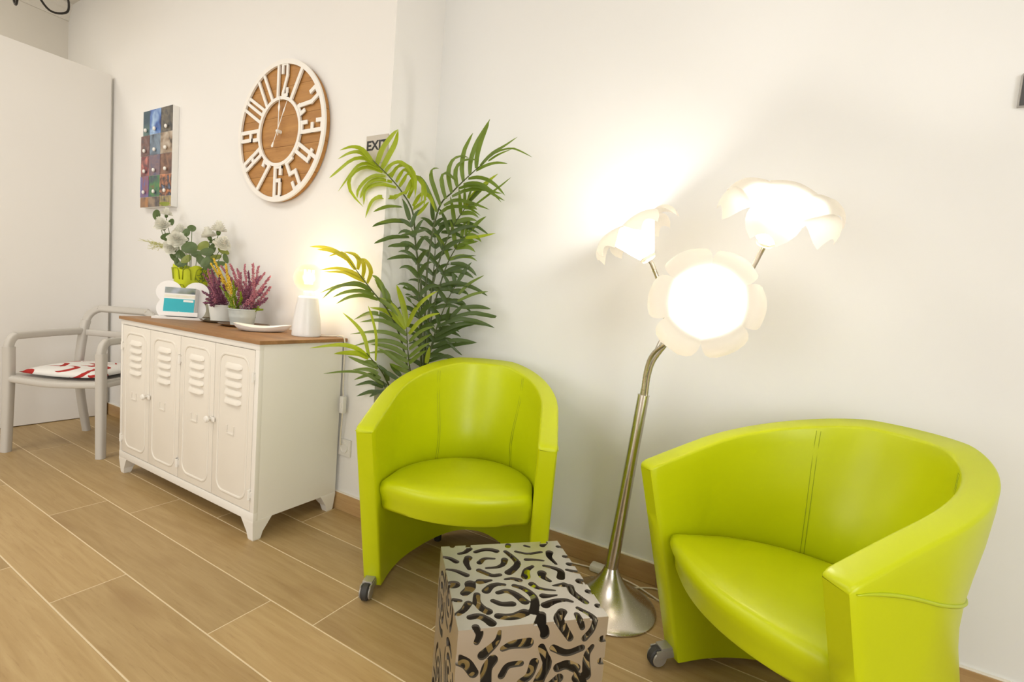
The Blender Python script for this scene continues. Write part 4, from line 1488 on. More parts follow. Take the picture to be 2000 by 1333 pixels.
M['chilli'] = cushion_mat()
cc = (FL + FR + RL + RR) / 4 - fwd * 0.005
fr = frame((cc[0], cc[1], 0), rgt, -fwd, (0, 0, 1))
cushion = thing('seat_cushion', 'white seat cushion with red chilli print on the grey armchair', 'cushion', (cc[0], cc[1], ZS))
V, F = [], []
N = 21
hw, hd = 0.212, 0.205
for lay in (0, 1):
    for j in range(N):
        for i_ in range(N):
            u, v = -1 + 2 * i_ / (N - 1), -1 + 2 * j / (N - 1)
            puff = (max(0, 1 - abs(u) ** 2.6) * max(0, 1 - abs(v) ** 2.6)) ** 0.45
            tuft = 0.0
            for tu, tv in ((-0.4, -0.4), (0.4, -0.4), (-0.4, 0.4), (0.4, 0.4)):
                tuft += math.exp(-((u - tu) ** 2 + (v - tv) ** 2) / 0.012)
            wv = 1 + 0.02 * math.sin(4 * u + v)
            taper = 1 - 0.07 * (v + 1) / 2
            dish = -0.012 * (1 - u * u)
            z = ZS + 0.014 + dish + 0.006 + (0.046 * puff - 0.014 * tuft if lay == 0 else -0.006 * puff)
            V.append((hw * u * wv * taper, hd * v, z))
m = N * N
for j in range(N - 1):
    for i_ in range(N - 1):
        a = j * N + i_
        F.append((a, a + 1, a + N + 1, a + N))
        F.append((m + a, m + a + N, m + a + N + 1, m + a + 1))
edge = list(range(N)) + [j * N + N - 1 for j in range(1, N)] + [(N - 1) * N + i_ for i_ in range(N - 2, -1, -1)] + [j * N for j in range(N - 2, 0, -1)]
for a, b in zip(edge, edge[1:] + edge[:1]):
    F.append((a, m + a, m + b, b))
obj('cover', xf(V, fr), F, 'chilli', cushion, smooth=True)
for tu, tv in ((-0.4, -0.4), (0.4, -0.4), (-0.4, 0.4), (0.4, 0.4)):
    p = xf([(hw * tu * 0.97, hd * tv, ZS + 0.036)], fr)[0]
    V, F = lathe([(0.001, 0.0), (0.007, 0.001), (0.007, 0.005), (0.001, 0.007)], p, 12)
    obj('tuft_button', V, F, 'chilli', cushion, smooth=True)

# ------------------------------------------------------------------ things on the sideboard
# brochure holder
HFL, HFR = np.array([-2.772, 1.196, 0]), np.array([-2.632, 1.354, 0])
hxv = (HFR - HFL) / np.linalg.norm(HFR - HFL)
hbk = np.array([-hxv[1], hxv[0], 0])          # away from the viewer
hw_ = np.linalg.norm(HFR - HFL)
hfr = frame((HFL + HFR) / 2 + np.array([0, 0, ZTOP]), hxv, hbk, (0, 0, 1))
bh = thing('brochure_holder', 'white acrylic brochure stand with rounded lobes on the sideboard', 'brochure holder', tuple((HFL + HFR) / 2 + np.array([0, 0, ZTOP])))
V, F = bevbox((-hw_ / 2 - 0.01, 0.0, 0.0), (hw_ / 2 + 0.01, 0.085, 0.012), 0.002)
obj('foot', xf(V, hfr), F, 'acryl', bh)
tilt = math.radians(12)
bfr = hfr @ np.array(Matrix.Translation((0, 0.042, 0.010)) @ Matrix.Rotation(-tilt, 4, 'X'))


def outline_plate(loop, y0, y1, fr_):
    n_ = len(loop)
    V = [(x, y0, z) for x, z in loop] + [(x, y1, z) for x, z in loop]
    F = [tuple(range(n_)), tuple(range(n_, 2 * n_))[::-1]] + [(i_, (i_ + 1) % n_, n_ + (i_ + 1) % n_, n_ + i_) for i_ in range(n_)]
    return xf(V, fr_), F


lobes = [(0.052, 0.045, 0.060), (0.062, 0.132, 0.058), (-0.062, 0.132, 0.058), (-0.052, 0.045, 0.060)]
loop = []
for k in range(120):
    a = 2 * math.pi * k / 120
    d_ = np.array([math.cos(a), math.sin(a)])
    c0 = np.array([0, 0.088])
    best = 0.03
    for lx, lz, lr in lobes:
        oc = np.array([lx, lz]) - c0
        b_ = d_ @ oc
        disc = lr * lr - (oc @ oc - b_ * b_)
        if disc > 0:
            best = max(best, b_ + math.sqrt(disc))
    p = c0 + d_ * best
    loop.append((p[0], max(p[1], 0.0)))
obj('back_plate', *outline_plate(loop, 0.0, 0.004, bfr), 'acryl', bh)
V, F = bevbox((-0.085, -0.038, 0.0), (0.085, -0.035, 0.022), 0.001)
obj('front_lip', xf(V, bfr), F, 'acryl', bh)
# stack of brochures
grp = 'brochures in the stand'
br = thing('brochure', 'turquoise brochure with photo strip, front one in the white stand', 'brochure', tuple(bfr[:3, 3]), 0, grp)
V, F = bevbox((-0.070, -0.0345, 0.002), (0.066, -0.030, 0.150), 0.0005)
obj('cover', xf(V, bfr), F, 'paper', br)
V, F = bevbox((-0.0695, -0.0352, 0.003), (0.0655, -0.0344, 0.090))
obj('turquoise_panel', xf(V, bfr), F, 'turq', br)
pm = pic_mat(21, [(60, 74, 92), (120, 130, 110), (170, 178, 190)])
V, F = bevbox((-0.0695, -0.0352, 0.118), (0.0655, -0.0344, 0.149))
obj('photo_strip', xf(V, bfr), F, pm, br)
pm2 = pic_mat(25, [(200, 200, 150), (228, 226, 210), (220, 210, 180)])
V, F = bevbox((-0.0695, -0.0352, 0.098), (0.0655, -0.0344, 0.110))
obj('pale_band', xf(V, bfr), F, pm2, br)
V, F = bevbox((0.016, -0.0358, 0.075), (0.060, -0.0350, 0.086))
obj('white_tab', xf(V, bfr), F, 'paper', br)
V, F = bevbox((-0.030, -0.0358, 0.008), (0.030, -0.0350, 0.0105))
obj('white_line', xf(V, bfr), F, 'paper', br)
V, F = lathe([(0.0005, 0), (0.006, 0), (0.006, 0.0005), (0.0005, 0.0005)], seg=14, Mx=bfr @ np.array(Matrix.Translation((0, -0.0352, 0.018)) @ Matrix.Rotation(math.pi / 2, 4, 'X')))
obj('white_mark', V, F, 'paper', br)
for k in range(4):
    o2 = thing('brochure', 'pale brochure in the white stand, %s behind the turquoise front one' % ('first', 'second', 'third', 'rearmost')[k], 'brochure', tuple(bfr[:3, 3]), 0, grp)
    V, F = bevbox((-0.068 + 0.002 * k, -0.0295 + 0.0062 * k, 0.001), (0.069 + 0.002 * k, -0.0245 + 0.0062 * k, 0.1505 - 0.0005 * k), 0.0005)
    obj('pages', xf(V, bfr), F, 'paper', o2)

# lime felt vase with scribbled loops
VX, VY = -2.890, 1.425
vase = thing('vase', 'lime green felt vase with wavy rim and loop pattern', 'vase', (VX, VY, ZTOP))
N, rows = 48, 16
V, F = [], []
for lay in (0, 1):
    for j in range(rows):
        t_ = j / (rows - 1)
        for i_ in range(N):
            a = 2 * math.pi * i_ / N
            r = 0.060 + 0.026 * t_ - 0.003 * lay + 0.0025 * math.cos(8 * a)
            z = ZTOP + 0.001 + lay * 0.004 * (j == 0) + t_ * (0.272 + 0.014 * math.cos(4 * a + 0.6))
            V.append((VX + r * math.cos(a), VY + r * math.sin(a), z))
m = N * rows
for j in range(rows - 1):
    for i_ in range(N):
        a, b = j * N + i_, j * N + (i_ + 1) % N
        F.append((a, b, b + N, a + N))
        F.append((m + a, m + a + N, m + b + N, m + b))
for i_ in range(N):
    a, b = (rows - 1) * N + i_, (rows - 1) * N + (i_ + 1) % N
    F.append((a, b, m + b, m + a))
F.append(tuple(range(N))[::-1])
F.append(tuple(m + i_ for i_ in range(N)))
obj('felt_body', V, F, 'limepot', vase, smooth=60)
for row in range(3):
    for k in range(9):
        a0 = 2 * math.pi * (k + 0.5 * (row % 2)) / 9
        P = []
        for q in range(13):
            u = -1 + 2 * q / 12
            a = a0 + 0.24 * u
            zl = 0.03 + row * 0.088 + 0.062 * math.sqrt(max(0, 1 - u ** 4))
            t_ = zl / 0.272
            r = 0.060 + 0.026 * t_ + 0.0035 + 0.0025 * math.cos(8 * a)
            P.append((VX + r * math.cos(a), VY + r * math.sin(a), ZTOP + zl))
        G().tube(P, 0.0022, 5).obj('loop', 'limepotline', vase, smooth=True)

# bouquet
bq = thing('bouquet', 'bouquet of cream carnations and round eucalyptus leaves in the lime vase', 'flowers', (VX, VY, ZTOP + 0.2))
root = np.array([VX, VY, ZTOP + 0.05])


def bloom(p, r, face):
    face = np.array(face, float)
    face /= np.linalg.norm(face)
    x = np.cross(face, (0.3, 0.9, 0.2))
    x /= np.linalg.norm(x)
    y = np.cross(face, x)
    V, F = [], []
    for lay in range(6):
        R = r * (1 - 0.14 * lay)
        b0 = len(V)
        n_ = 30
        ph = random.uniform(0, 6)
        for rr in range(4):
            q = rr / 3
            for k in range(n_):
                a = 2 * math.pi * k / n_
                rad_ = R * q * (1 + 0.10 * math.sin(7 * a + ph) * q + 0.05 * math.sin(19 * a) * q)
                hgt = 0.10 * r * lay + r * (0.16 + 0.14 * lay) * q * q + 0.07 * r * q * math.sin(9 * a + ph + lay)
                V.append(np.array(p) + x * rad_ * math.cos(a) + y * rad_ * math.sin(a) + face * hgt)
        for rr in range(3):
            for k in range(n_):
                F.append((b0 + rr * n_ + k, b0 + rr * n_ + (k + 1) % n_, b0 + (rr + 1) * n_ + (k + 1) % n_, b0 + (rr + 1) * n_ + k))
    fl = obj('bloom', V, F, 'petalwhite', bq, smooth=True)
    V, F = lathe([(0.003, -r * 0.55), (r * 0.22, -r * 0.45), (r * 0.3, -r * 0.1), (r * 0.2, 0.0)], seg=12, Mx=frame(p, x, y, face))
    obj('calyx', V, F, 'stem', fl, smooth=True)
    stem(np.array(p) - face * r * 0.5, face)


def stem(p, face=(0, 0, 1)):
    p = np.array(p)
    mid = (root * 0.35 + p * 0.65) - np.array(face) * 0.02 + np.array([0, 0, 0.01])
    lo = root + (p - root) * np.array([0.12, 0.12, 0.0]) + np.array([0, 0, 0.17])
    P = spline([root + (p - root) * np.array([0.05, 0.05, 0]), lo, mid, p], 18)
    G().tube(P, 0.0017, 5).obj('stem', 'stem', bq, smooth=True)


tocam = np.array([0.88, -0.45, 0.1])
for u, v, Y, r, fc in [(318, 443, 1.40, 0.036, (0.3, -0.4, 0.6)), (346, 470, 1.37, 0.040, (0.7, -0.5, 0.5)), (336, 484, 1.38, 0.036, (0.5, -0.7, 0.3)), (352, 456, 1.43, 0.033, (0.4, -0.2, 0.9)), (325, 420, 1.43, 0.026, (0.2, 0, 1)),
                       (427, 452, 1.45, 0.034, (0.1, 0.0, 1)), (409, 463, 1.43, 0.032, (-0.2, -0.2, 1)), (433, 480, 1.43, 0.036, (0.7, -0.1, 0.7))]:
    bloom(at(u, v, Y), r * 1.2, fc)


def round_leaf(p, r, nrm, elong, ang, mat):
    nrm = np.array(nrm, float)
    nrm /= np.linalg.norm(nrm)
    x = np.cross(nrm, (0, 0, 1.0))
    x /= np.linalg.norm(x)
    y = np.cross(x, nrm) * -1
    y = np.cross(nrm, x)
    ca_, sa_ = math.cos(ang), math.sin(ang)
    x2, y2 = ca_ * x + sa_ * y, -sa_ * x + ca_ * y
    V = [np.array(p)]
    n_ = 18
    for q in (0.5, 1.0):
        for k in range(n_):
            a = 2 * math.pi * k / n_
            tip = 1 + 0.12 * max(0, math.cos(a)) ** 6
            V.append(np.array(p) + x2 * r * elong * q * math.cos(a) * tip + y2 * r * q * math.sin(a) + nrm * r * 0.16 * q * q * math.cos(2 * a))
    F = [(0, 1 + k, 1 + (k + 1) % n_) for k in range(n_)] + [(1 + k, 1 + n_ + k, 1 + n_ + (k + 1) % n_, 1 + (k + 1) % n_) for k in range(n_)]
    obj('leaf', V, F, mat, bq, smooth=True)


for u, v, Y, r, el, an, mt in [(306, 420, 1.42, 0.022, 1.7, 1.4, 'euca'), (322, 398, 1.44, 0.021, 1.3, 0.2, 'eucalite'), (375, 446, 1.40, 0.021, 1.05, 0, 'euca'), (363, 455, 1.42, 0.022, 1.4, 1.0, 'euca'), (371, 484, 1.37, 0.036, 1.15, 0.4, 'euca'),
                               (328, 463, 1.45, 0.026, 1.5, 0.3, 'euca'), (334, 435, 1.45, 0.016, 2.2, 1.2, 'euca'), (397, 480, 1.42, 0.026, 1.4, 0.8, 'eucalite'), (405, 492, 1.40, 0.024, 1.5, 0.3, 'euca'), (412, 505, 1.44, 0.026, 1.4, 1.8, 'euca'),
                               (421, 470, 1.46, 0.016, 2.2, 0.5, 'euca'), (436, 490, 1.45, 0.020, 1.6, 2.6, 'eucalite'), (352, 497, 1.40, 0.024, 1.7, 2.2, 'euca'), (338, 500, 1.43, 0.017, 2.2, 1.9, 'euca'), (345, 512, 1.42, 0.015, 2.0, 1.7, 'euca'),
                               (364, 506, 1.38, 0.022, 1.5, 0.8, 'eucalite'), (385, 497, 1.45, 0.022, 1.5, 0.1, 'euca'), (428, 515, 1.42, 0.024, 1.4, 0.2, 'euca'), (400, 512, 1.38, 0.020, 1.6, 1.2, 'euca'), (415, 486, 1.45, 0.020, 1.8, 1.2, 'euca'),
                               (356, 515, 1.38, 0.020, 1.6, 0.5, 'euca'), (392, 508, 1.40, 0.022, 1.5, 2.0, 'euca'), (407, 520, 1.42, 0.020, 1.5, 0.9, 'euca'), (422, 502, 1.46, 0.018, 1.9, 0.4, 'eucalite'), (332, 478, 1.44, 0.018, 1.9, 2.4, 'euca'), (360, 470, 1.45, 0.018, 1.7, 0.7, 'euca'), (441, 505, 1.44, 0.016, 2.0, 1.6, 'euca')]:
    p = at(u, v, Y)
    round_leaf(p, r * 0.88, tocam + np.array([random.uniform(-.5, .5), random.uniform(-.4, .3), random.uniform(-.2, .7)]), el, an, mt)
    if random.random() < 0.7:
        stem(p)
g = G()
for k in range(16):
    e = at(268 + random.uniform(0, 30), 462 + random.uniform(0, 26), 1.36)
    P = spline([root + np.array([0, 0, 0.2]), at(345, 500, 1.40), at(320, 482 + random.uniform(-4, 4), 1.38), e], 20)
    g.tube(P[8:], np.linspace(0.0012, 0.0005, 12), 4)
    for q in range(10, 20, 2):
        pp = P[q] + rng.normal(0, 0.006, 3)
        g.tube([P[q - 1], pp], [0.0008, 0.0014], 4)
g.obj('grass_plume', 'fluff', bq)


# heather pots
def sprig(par, base, tip, mat, rad=0.0085, start=0.28):
    base, tip = np.array(base), np.array(tip)
    L = np.linalg.norm(tip - base)
    side = np.cross(tip - base, (0, 0, 1.0)) * random.uniform(-0.10, 0.10)
    P = spline([base, base * 0.5 + tip * 0.5 + side + np.array([0, 0, 0.006]), tip], 16)
    g = G().tube(P, np.linspace(0.0012, 0.0006, 16), 4)
    nb = int(60 + 420 * L)
    for k in range(nb):
        q = start + (1 - start) * (k / nb)
        f = q * 15
        i_ = min(int(f), 14)
        p = P[i_] + (P[i_ + 1] - P[i_]) * (f - i_)
        env = rad * (1.0 - 0.72 * ((q - start) / (1 - start)) ** 1.3)
        off = rng.normal(0, 1, 3)
        off /= np.linalg.norm(off)
        c = p + off * env * random.uniform(0.45, 1)
        s_ = random.uniform(0.0026, 0.0042)
        dirv = (P[i_ + 1] - P[i_]) / np.linalg.norm(P[i_ + 1] - P[i_]) * 0.7 + off * 0.6
        V = [c + dirv * s_ * 1.7, c - dirv * s_]
        x = np.cross(dirv, (0.31, 0.7, 0.2))
        x /= np.linalg.norm(x)
        y = np.cross(dirv, x)
        y /= np.linalg.norm(y)
        V += [c + x * s_, c + y * s_, c - x * s_, c - y * s_]
        g.add(V, [(0, 2, 3), (0, 3, 4), (0, 4, 5), (0, 5, 2), (1, 3, 2), (1, 4, 3), (1, 5, 4), (1, 2, 5)])
    g.obj('sprig', mat, par)


def plant_pot(par, c, rb_, rt, h, mat, ridges):
    prof = [(0.002, 0.0), (rb_, 0.0), (rb_ + 0.002, 0.003)]
    for k in range(10):
        t_ = (k + 1) / 10
        prof.append((rb_ + (rt - rb_) * t_ + (0.0012 if ridges and k in (4, 5) else 0), h * t_ * 0.93))
    prof += [(rt + 0.003, h * 0.94), (rt + 0.003, h), (rt - 0.003, h), (rt - 0.005, h * 0.85), (0.002, h * 0.85)]
    V, F = lathe(prof, c, 36)
    p_ = obj('pot', V, F, mat, par, smooth=40)
    V, F = lathe([(0.001, h * 0.86), (rt - 0.006, h * 0.86), (rt - 0.006, h * 0.80), (0.001, h * 0.80)], c, 24)
    obj('soil', V, F, 'soil', par)


# trays first, then the pots on them
def dish(name, label, cat, c, rx, ry_, rot, h, mat, wall=0.004, point=0.0):
    o_ = thing(name, label, cat, tuple(c))
    V, F = [], []
    prof = [(0.0, 0.0), (0.62, 0.0), (0.80, 0.15), (0.93, 0.55), (1.0, 1.0), (0.97, 1.0), (0.90, 0.62), (0.77, 0.30), (0.60, 0.20), (0.0, 0.20)]
    n_ = 48
    cr, sr = math.cos(rot), math.sin(rot)
    for q, zz_ in prof:
        for k in range(n_):
            a = 2 * math.pi * k / n_
            pt2 = 1 + point * max(0, math.cos(a)) ** 10 + 0.3 * point * max(0, -math.cos(a)) ** 10
            x, y = rx * max(q, 0.002) * math.cos(a) * pt2, ry_ * max(q, 0.002) * math.sin(a)
            zr = h * zz_ * (1 + (0.25 * math.cos(2 * a) if point else 0))
            V.append((c[0] + cr * x - sr * y, c[1] + sr * x + cr * y, c[2] + zr + 0.0005))
    for i_ in range(len(prof) - 1):
        for k in range(n_):
            F.append((i_ * n_ + k, i_ * n_ + (k + 1) % n_, (i_ + 1) * n_ + (k + 1) % n_, (i_ + 1) * n_ + k))
    obj('bowl', V, F, mat, o_, smooth=50)
    return o_


GX, GY = -2.335, 1.392
dish('plate', 'brown glazed plate under the grey heather pot', 'plate', (GX + 0.01, GY + 0.005, ZTOP), 0.118, 0.102, 0.5, 0.012, 'brownplate')
dish('plate', 'grey glazed plate under the cream heather pot', 'plate', (-2.556, 1.418, ZTOP), 0.108, 0.098, 0.2, 0.013, 'greyplate')
dish('dish', 'white leaf-shaped dish beside the table lamp', 'dish', (-2.085, 1.330, ZTOP), 0.104, 0.068, 0.90, 0.028, 'ceramic', point=0.25)

hp1 = thing('potted_heather', 'purple heather in the cream pot behind the brochure stand', 'potted plant', (-2.575, 1.425, ZTOP + 0.003), 0, 'heather pots')
plant_pot(hp1, (-2.575, 1.425, ZTOP + 0.0035), 0.050, 0.062, 0.088, 'creampot', False)
b1 = np.array([-2.575, 1.425, ZTOP + 0.078])
hp2 = thing('potted_heather', 'pink and yellow heather in the small grey zinc pot', 'potted plant', (GX, GY, ZTOP + 0.003), 0, 'heather pots')
plant_pot(hp2, (GX, GY, ZTOP + 0.0035), 0.051, 0.063, 0.084, 'zinc', True)
b2 = np.array([GX, GY, ZTOP + 0.074])
for u, v in [(396, 533), (406, 526), (414, 528), (395, 556), (395, 570), (404, 545), (420, 540), (411, 597), (402, 584), (428, 545), (425, 560), (415, 560), (410, 572), (432, 575), (398, 592), (436, 556), (420, 585), (407, 561), (430, 535)]:
    Y = random.uniform(1.33, 1.44)
    sprig(hp1, b1 + np.array([random.uniform(-.035, .035), random.uniform(-.035, .03), 0]), at(u, v, Y), random.choice(['heath1', 'heath1', 'heath2']), 0.0125, 0.18)
for u, v in [(417, 505), (411, 514), (441, 516), (425, 522), (446, 540)]:
    sprig(hp2, b2 + np.array([random.uniform(-.04, .0), random.uniform(-.04, .01), 0]), at(u, v, random.uniform(1.34, 1.40)), 'heath3', 0.0095, 0.42)
for u, v in [(430, 560), (447, 556), (455, 548), (463, 562), (440, 575), (470, 572)]:
    sprig(hp2, b2 + np.array([random.uniform(-.045, .02), random.uniform(-.045, .0), 0]), at(u, v, random.uniform(1.32, 1.38)), 'heathg', 0.0085, 0.1)
for u, v in [(450, 516), (463, 524), (478, 517), (494, 516), (509, 539), (518, 532), (528, 540), (470, 532), (485, 530), (500, 545), (457, 540), (475, 550), (490, 552), (520, 560), (529, 560), (505, 520), (440, 530), (432, 520), (482, 566), (512, 572), (522, 582), (498, 575), (466, 547)]:
    sprig(hp2, b2 + np.array([random.uniform(-.03, .045), random.uniform(-.03, .045), 0]), at(u, v, random.uniform(1.36, 1.47)), random.choice(['heath2', 'heath2', 'heath1']), 0.0125, 0.18)
for u, v in [(505, 600), (512, 605), (508, 590), (500, 606)]:
    sprig(hp2, b2 + np.array([0.035, 0.02, 0.0]), at(u, v, 1.45), 'heathg', 0.009, 0.15)

# ------------------------------------------------------------------ palm in the corner
PX, PY = -1.390, 1.680
palm = thing('potted_palm', 'tall artificial palm with arching fronds behind the left armchair', 'potted plant', (PX, PY, 0))
prof = [(0.002, 0.0), (0.085, 0.0), (0.09, 0.006), (0.118, 0.34), (0.122, 0.345), (0.122, 0.37), (0.112, 0.37), (0.108, 0.33), (0.002, 0.33)]
V, F = lathe(prof, (PX, PY, 0), 40)
obj('planter', V, F, 'potgrey', palm, smooth=40)
V, F = lathe([(0.001, 0.333), (0.107, 0.333), (0.107, 0.325), (0.001, 0.325)], (PX, PY, 0), 24)
obj('soil', V, F, 'soil', palm)
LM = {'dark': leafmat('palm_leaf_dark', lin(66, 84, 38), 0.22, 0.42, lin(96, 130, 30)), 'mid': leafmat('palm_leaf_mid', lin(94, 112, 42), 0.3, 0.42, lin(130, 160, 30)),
      'lime': leafmat('palm_leaf_lit', lin(152, 166, 36), 0.38, 0.42, lin(170, 190, 30)), 'lamplit': leafmat('palm_leaf_lamplit', lin(164, 158, 36), 0.45, 0.42, lin(190, 185, 30)),  # lamp glow and light through the leaf are put into these two colours
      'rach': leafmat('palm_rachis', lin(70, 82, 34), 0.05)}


def clampw(V):
    V = np.array(V)
    V[:, 1] = np.minimum(V[:, 1], YR - 0.008)
    m_ = (V[:, 0] < XS + 0.012) & (V[:, 1] > YL - 0.010)
    # leaf tips that reach the step bend in front of it
    far = m_ & (V[:, 0] < XS - 0.02)
    V[far, 1] = YL - 0.010
    near_ = m_ & ~far
    V[near_, 0] = np.where(V[near_, 1] > YL + 0.03, XS + 0.012, V[near_, 0])
    V[near_, 1] = np.where(V[near_, 1] > YL + 0.03, V[near_, 1], YL - 0.010)
    return V


nleaf = 0


def leaflet(par, p, d, nf, L, w, droop, mat, curl=0.0):
    global nleaf
    n_ = 9
    d = d / np.linalg.norm(d)
    V = []
    pos = np.array(p, float)
    ds = L / (n_ - 1)
    for k in range(n_):
        t_ = k / (n_ - 1)
        ww = w * (math.sin(math.pi * min(1, (0.10 + 0.90 * t_) ** 0.75)) ** 0.8 if t_ < 1 else 0.0) + 0.0006
        ax = np.cross(d, nf)
        ax /= np.linalg.norm(ax) + 1e-9
        nn_ = np.cross(ax, d)
        V += [pos - ax * ww + nn_ * ww * 0.28, pos, pos + ax * ww + nn_ * ww * 0.28]
        pos = pos + d * ds
        d = d + np.array([0, 0, -1.0]) * droop * (0.35 + 1.3 * t_) / (n_ - 1) + nf * curl / (n_ - 1)
        d = d / np.linalg.norm(d)
    V = clampw(V)
    F = []
    for k in range(n_ - 1):
        a = 3 * k
        F += [(a, a + 1, a + 4, a + 3), (a + 1, a + 2, a + 5, a + 4)]
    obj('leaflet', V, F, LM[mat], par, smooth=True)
    nleaf += 1


def frond(px_pts, n_, Lmid, w, mats, droop, start=0.0, a0=70, a1=22, nhint=(0.45, -0.75, 0.45), tipL=0.8, sides=(1, -1), ldroop=None, baseL=0.75):
    P = [at(*q) for q in px_pts]
    P = clampw(P)
    low = np.array([PX, PY, 0.33]) + (P[0] - np.array([PX, PY, P[0][2]])) * np.array([0.25, 0.25, 0])
    mid = low * 0.45 + P[0] * 0.55
    mid[0] = PX + (P[0][0] - PX) * 0.55
    mid[1] = PY + (P[0][1] - PY) * 0.45
    Q = spline([low, mid] + list(P), 16 * (len(P) + 1))
    Q = clampw(Q)
    rr = np.linspace(0.006, 0.0014, len(Q))
    g = G().tube(Q, rr, 7)
    fro = obj('frond', g.v, g.f, LM['rach'], palm, smooth=True)
    R_ = spline(P, 60)
    T_ = np.gradient(R_, axis=0)
    for k in range(n_):
        t_ = start + (1 - start) * (k + 0.5) / n_
        i_ = min(int(t_ * 59), 58)
        T = T_[i_] / np.linalg.norm(T_[i_])
        nf = np.array(nhint, float)
        nf = nf - (nf @ T) * T
        nf /= np.linalg.norm(nf)
        S = np.cross(T, nf)
        for side in sides:
            al = math.radians(a0 + (a1 - a0) * t_ + random.uniform(-7, 7))
            d = math.cos(al) * T + math.sin(al) * S * side + nf * random.uniform(-0.12, 0.28)
            L = Lmid * (baseL + (1 - baseL) * math.sin(math.pi * min(1, t_ * 1.15))) * (1 - (1 - tipL) * t_) * random.uniform(0.86, 1.12)
            dr = droop * random.uniform(0.7, 1.3) if (ldroop is None or side < 0) else ldroop * random.uniform(0.7, 1.3)
            m_ = mats[0] if t_ < 0.5 else mats[-1]
            leaflet(fro, R_[i_], d, nf, L, w * random.uniform(0.85, 1.15), dr, m_)
    if not n_:
        return fro
    # terminal leaflet
    T = T_[-1] / np.linalg.norm(T_[-1])
    nf = np.array(nhint, float)
    nf = nf - (nf @ T) * T
    leaflet(fro, R_[-1], T, nf / np.linalg.norm(nf), Lmid * 0.75, w, droop * 0.4, mats[-1])
    return fro




def leafpath(par, pts, w, mat):
    """one strap leaf along given points, folded along its midrib, long thin tip"""
    global nleaf
    n_ = 10
    P = clampw(spline(pts, n_))
    T_ = np.gradient(P, axis=0)
    V = []
    nf = np.array([0.45, -0.78, 0.42])
    for k in range(n_):
        t_ = k / (n_ - 1)
        d = T_[k] / (np.linalg.norm(T_[k]) + 1e-9)
        ax = np.cross(d, nf)
        ax /= np.linalg.norm(ax) + 1e-9
        nn_ = np.cross(ax, d)
        ww = w * 1.72 * (0.06 + t_) ** 0.42 * max(0.0, 1 - t_) ** 0.72 + 0.0005
        V += [P[k] - ax * ww + nn_ * ww * 0.3, P[k], P[k] + ax * ww + nn_ * ww * 0.3]
    V = clampw(V)
    F = []
    for k in range(n_ - 1):
        a = 3 * k
        F += [(a, a + 1, a + 4, a + 3), (a + 1, a + 2, a + 5, a + 4)]
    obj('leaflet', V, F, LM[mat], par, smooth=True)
    nleaf += 1


def traced(par, off, sc_, leaves, Y0_, dY, mat, w=0.0105, ex=1.3):
    for lf in leaves:
        pts, ww, mm = lf if isinstance(lf, tuple) and isinstance(lf[0], list) else (lf, w, mat)
        m_ = len(pts)
        dy = dY * (random.uniform(0.5, 1.3) if ex > 1 else random.uniform(0.95, 1.1))
        yb = Y0_(pts[0]) if callable(Y0_) else Y0_
        leafpath(par, [at(off[0] + x * sc_, off[1] + y * sc_, yb + dy * (q / (m_ - 1)) ** ex) for q, (x, y) in enumerate(pts)], ww, mm)


W1 = 0.0095
Z4, Z5, Z6, Z7 = ((640, 230), 0.1576), ((820, 230), 0.1576), ((700, 420), 0.2251), ((600, 460), 0.2476)
# tall frond bending up-left
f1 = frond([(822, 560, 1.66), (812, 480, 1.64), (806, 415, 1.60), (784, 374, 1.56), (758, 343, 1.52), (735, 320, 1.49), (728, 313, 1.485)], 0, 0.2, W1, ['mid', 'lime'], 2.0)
y1f = lambda p: 1.49 + 0.12 * (p[0] - 560) / 500
traced(f1, *Z4, [[(560, 550), (430, 400), (300, 365), (150, 405)], [(570, 570), (420, 440), (280, 440), (125, 515)], [(600, 590), (460, 510), (300, 530), (110, 680), (20, 750)],
                 [(650, 640), (530, 580), (400, 590), (290, 700), (130, 915)], [(680, 680), (520, 620), (380, 650), (270, 760), (290, 930), (440, 1105)], [(740, 740), (600, 730), (470, 790), (380, 900), (365, 1000)],
                 [(800, 800), (640, 790), (520, 850), (440, 950), (400, 1000)], [(850, 870), (700, 850), (560, 880), (470, 940), (445, 1080)], [(900, 960), (760, 1000), (640, 1040), (560, 1110), (480, 1245)]], y1f, -0.05, 'lime', 0.0115)
traced(f1, *Z4, [[(920, 1110), (760, 1105), (650, 1135), (565, 1170)], [(1000, 1300), (850, 1275), (720, 1290), (625, 1305)]], 1.58, -0.14, 'mid', 0.0105, 0.6)
traced(f1, *Z4, [[(610, 590), (680, 400), (800, 230), (875, 145)], [(670, 640), (760, 480), (840, 320), (875, 150)]], y1f, 0.0, 'lime', 0.0150)
traced(f1, *Z4, [[(720, 700), (780, 600), (880, 555), (970, 600), (1040, 720)], [(790, 740), (840, 650), (930, 590), (1040, 650), (1090, 800), (1080, 1000)], [(850, 800), (920, 690), (980, 650), (1050, 740), (1070, 900)], [(890, 860), (960, 760), (1010, 700), (1070, 760)],
                 [(830, 1010), (900, 960), (960, 930), (1030, 850)], [(1000, 1000), (1080, 820), (1130, 760), (1210, 900), (1190, 1110)], [(960, 950), (1040, 800), (1100, 740), (1180, 830), (1160, 1050)], [(1000, 960), (1020, 930), (1060, 860)], [(1060, 1140), (1150, 1080), (1230, 1010)], [(1070, 1230), (1170, 1150), (1260, 1040)],
                 [(1060, 1100), (1160, 960), (1260, 980), (1330, 1150)]], y1f, -0.03, 'lime', 0.0125)
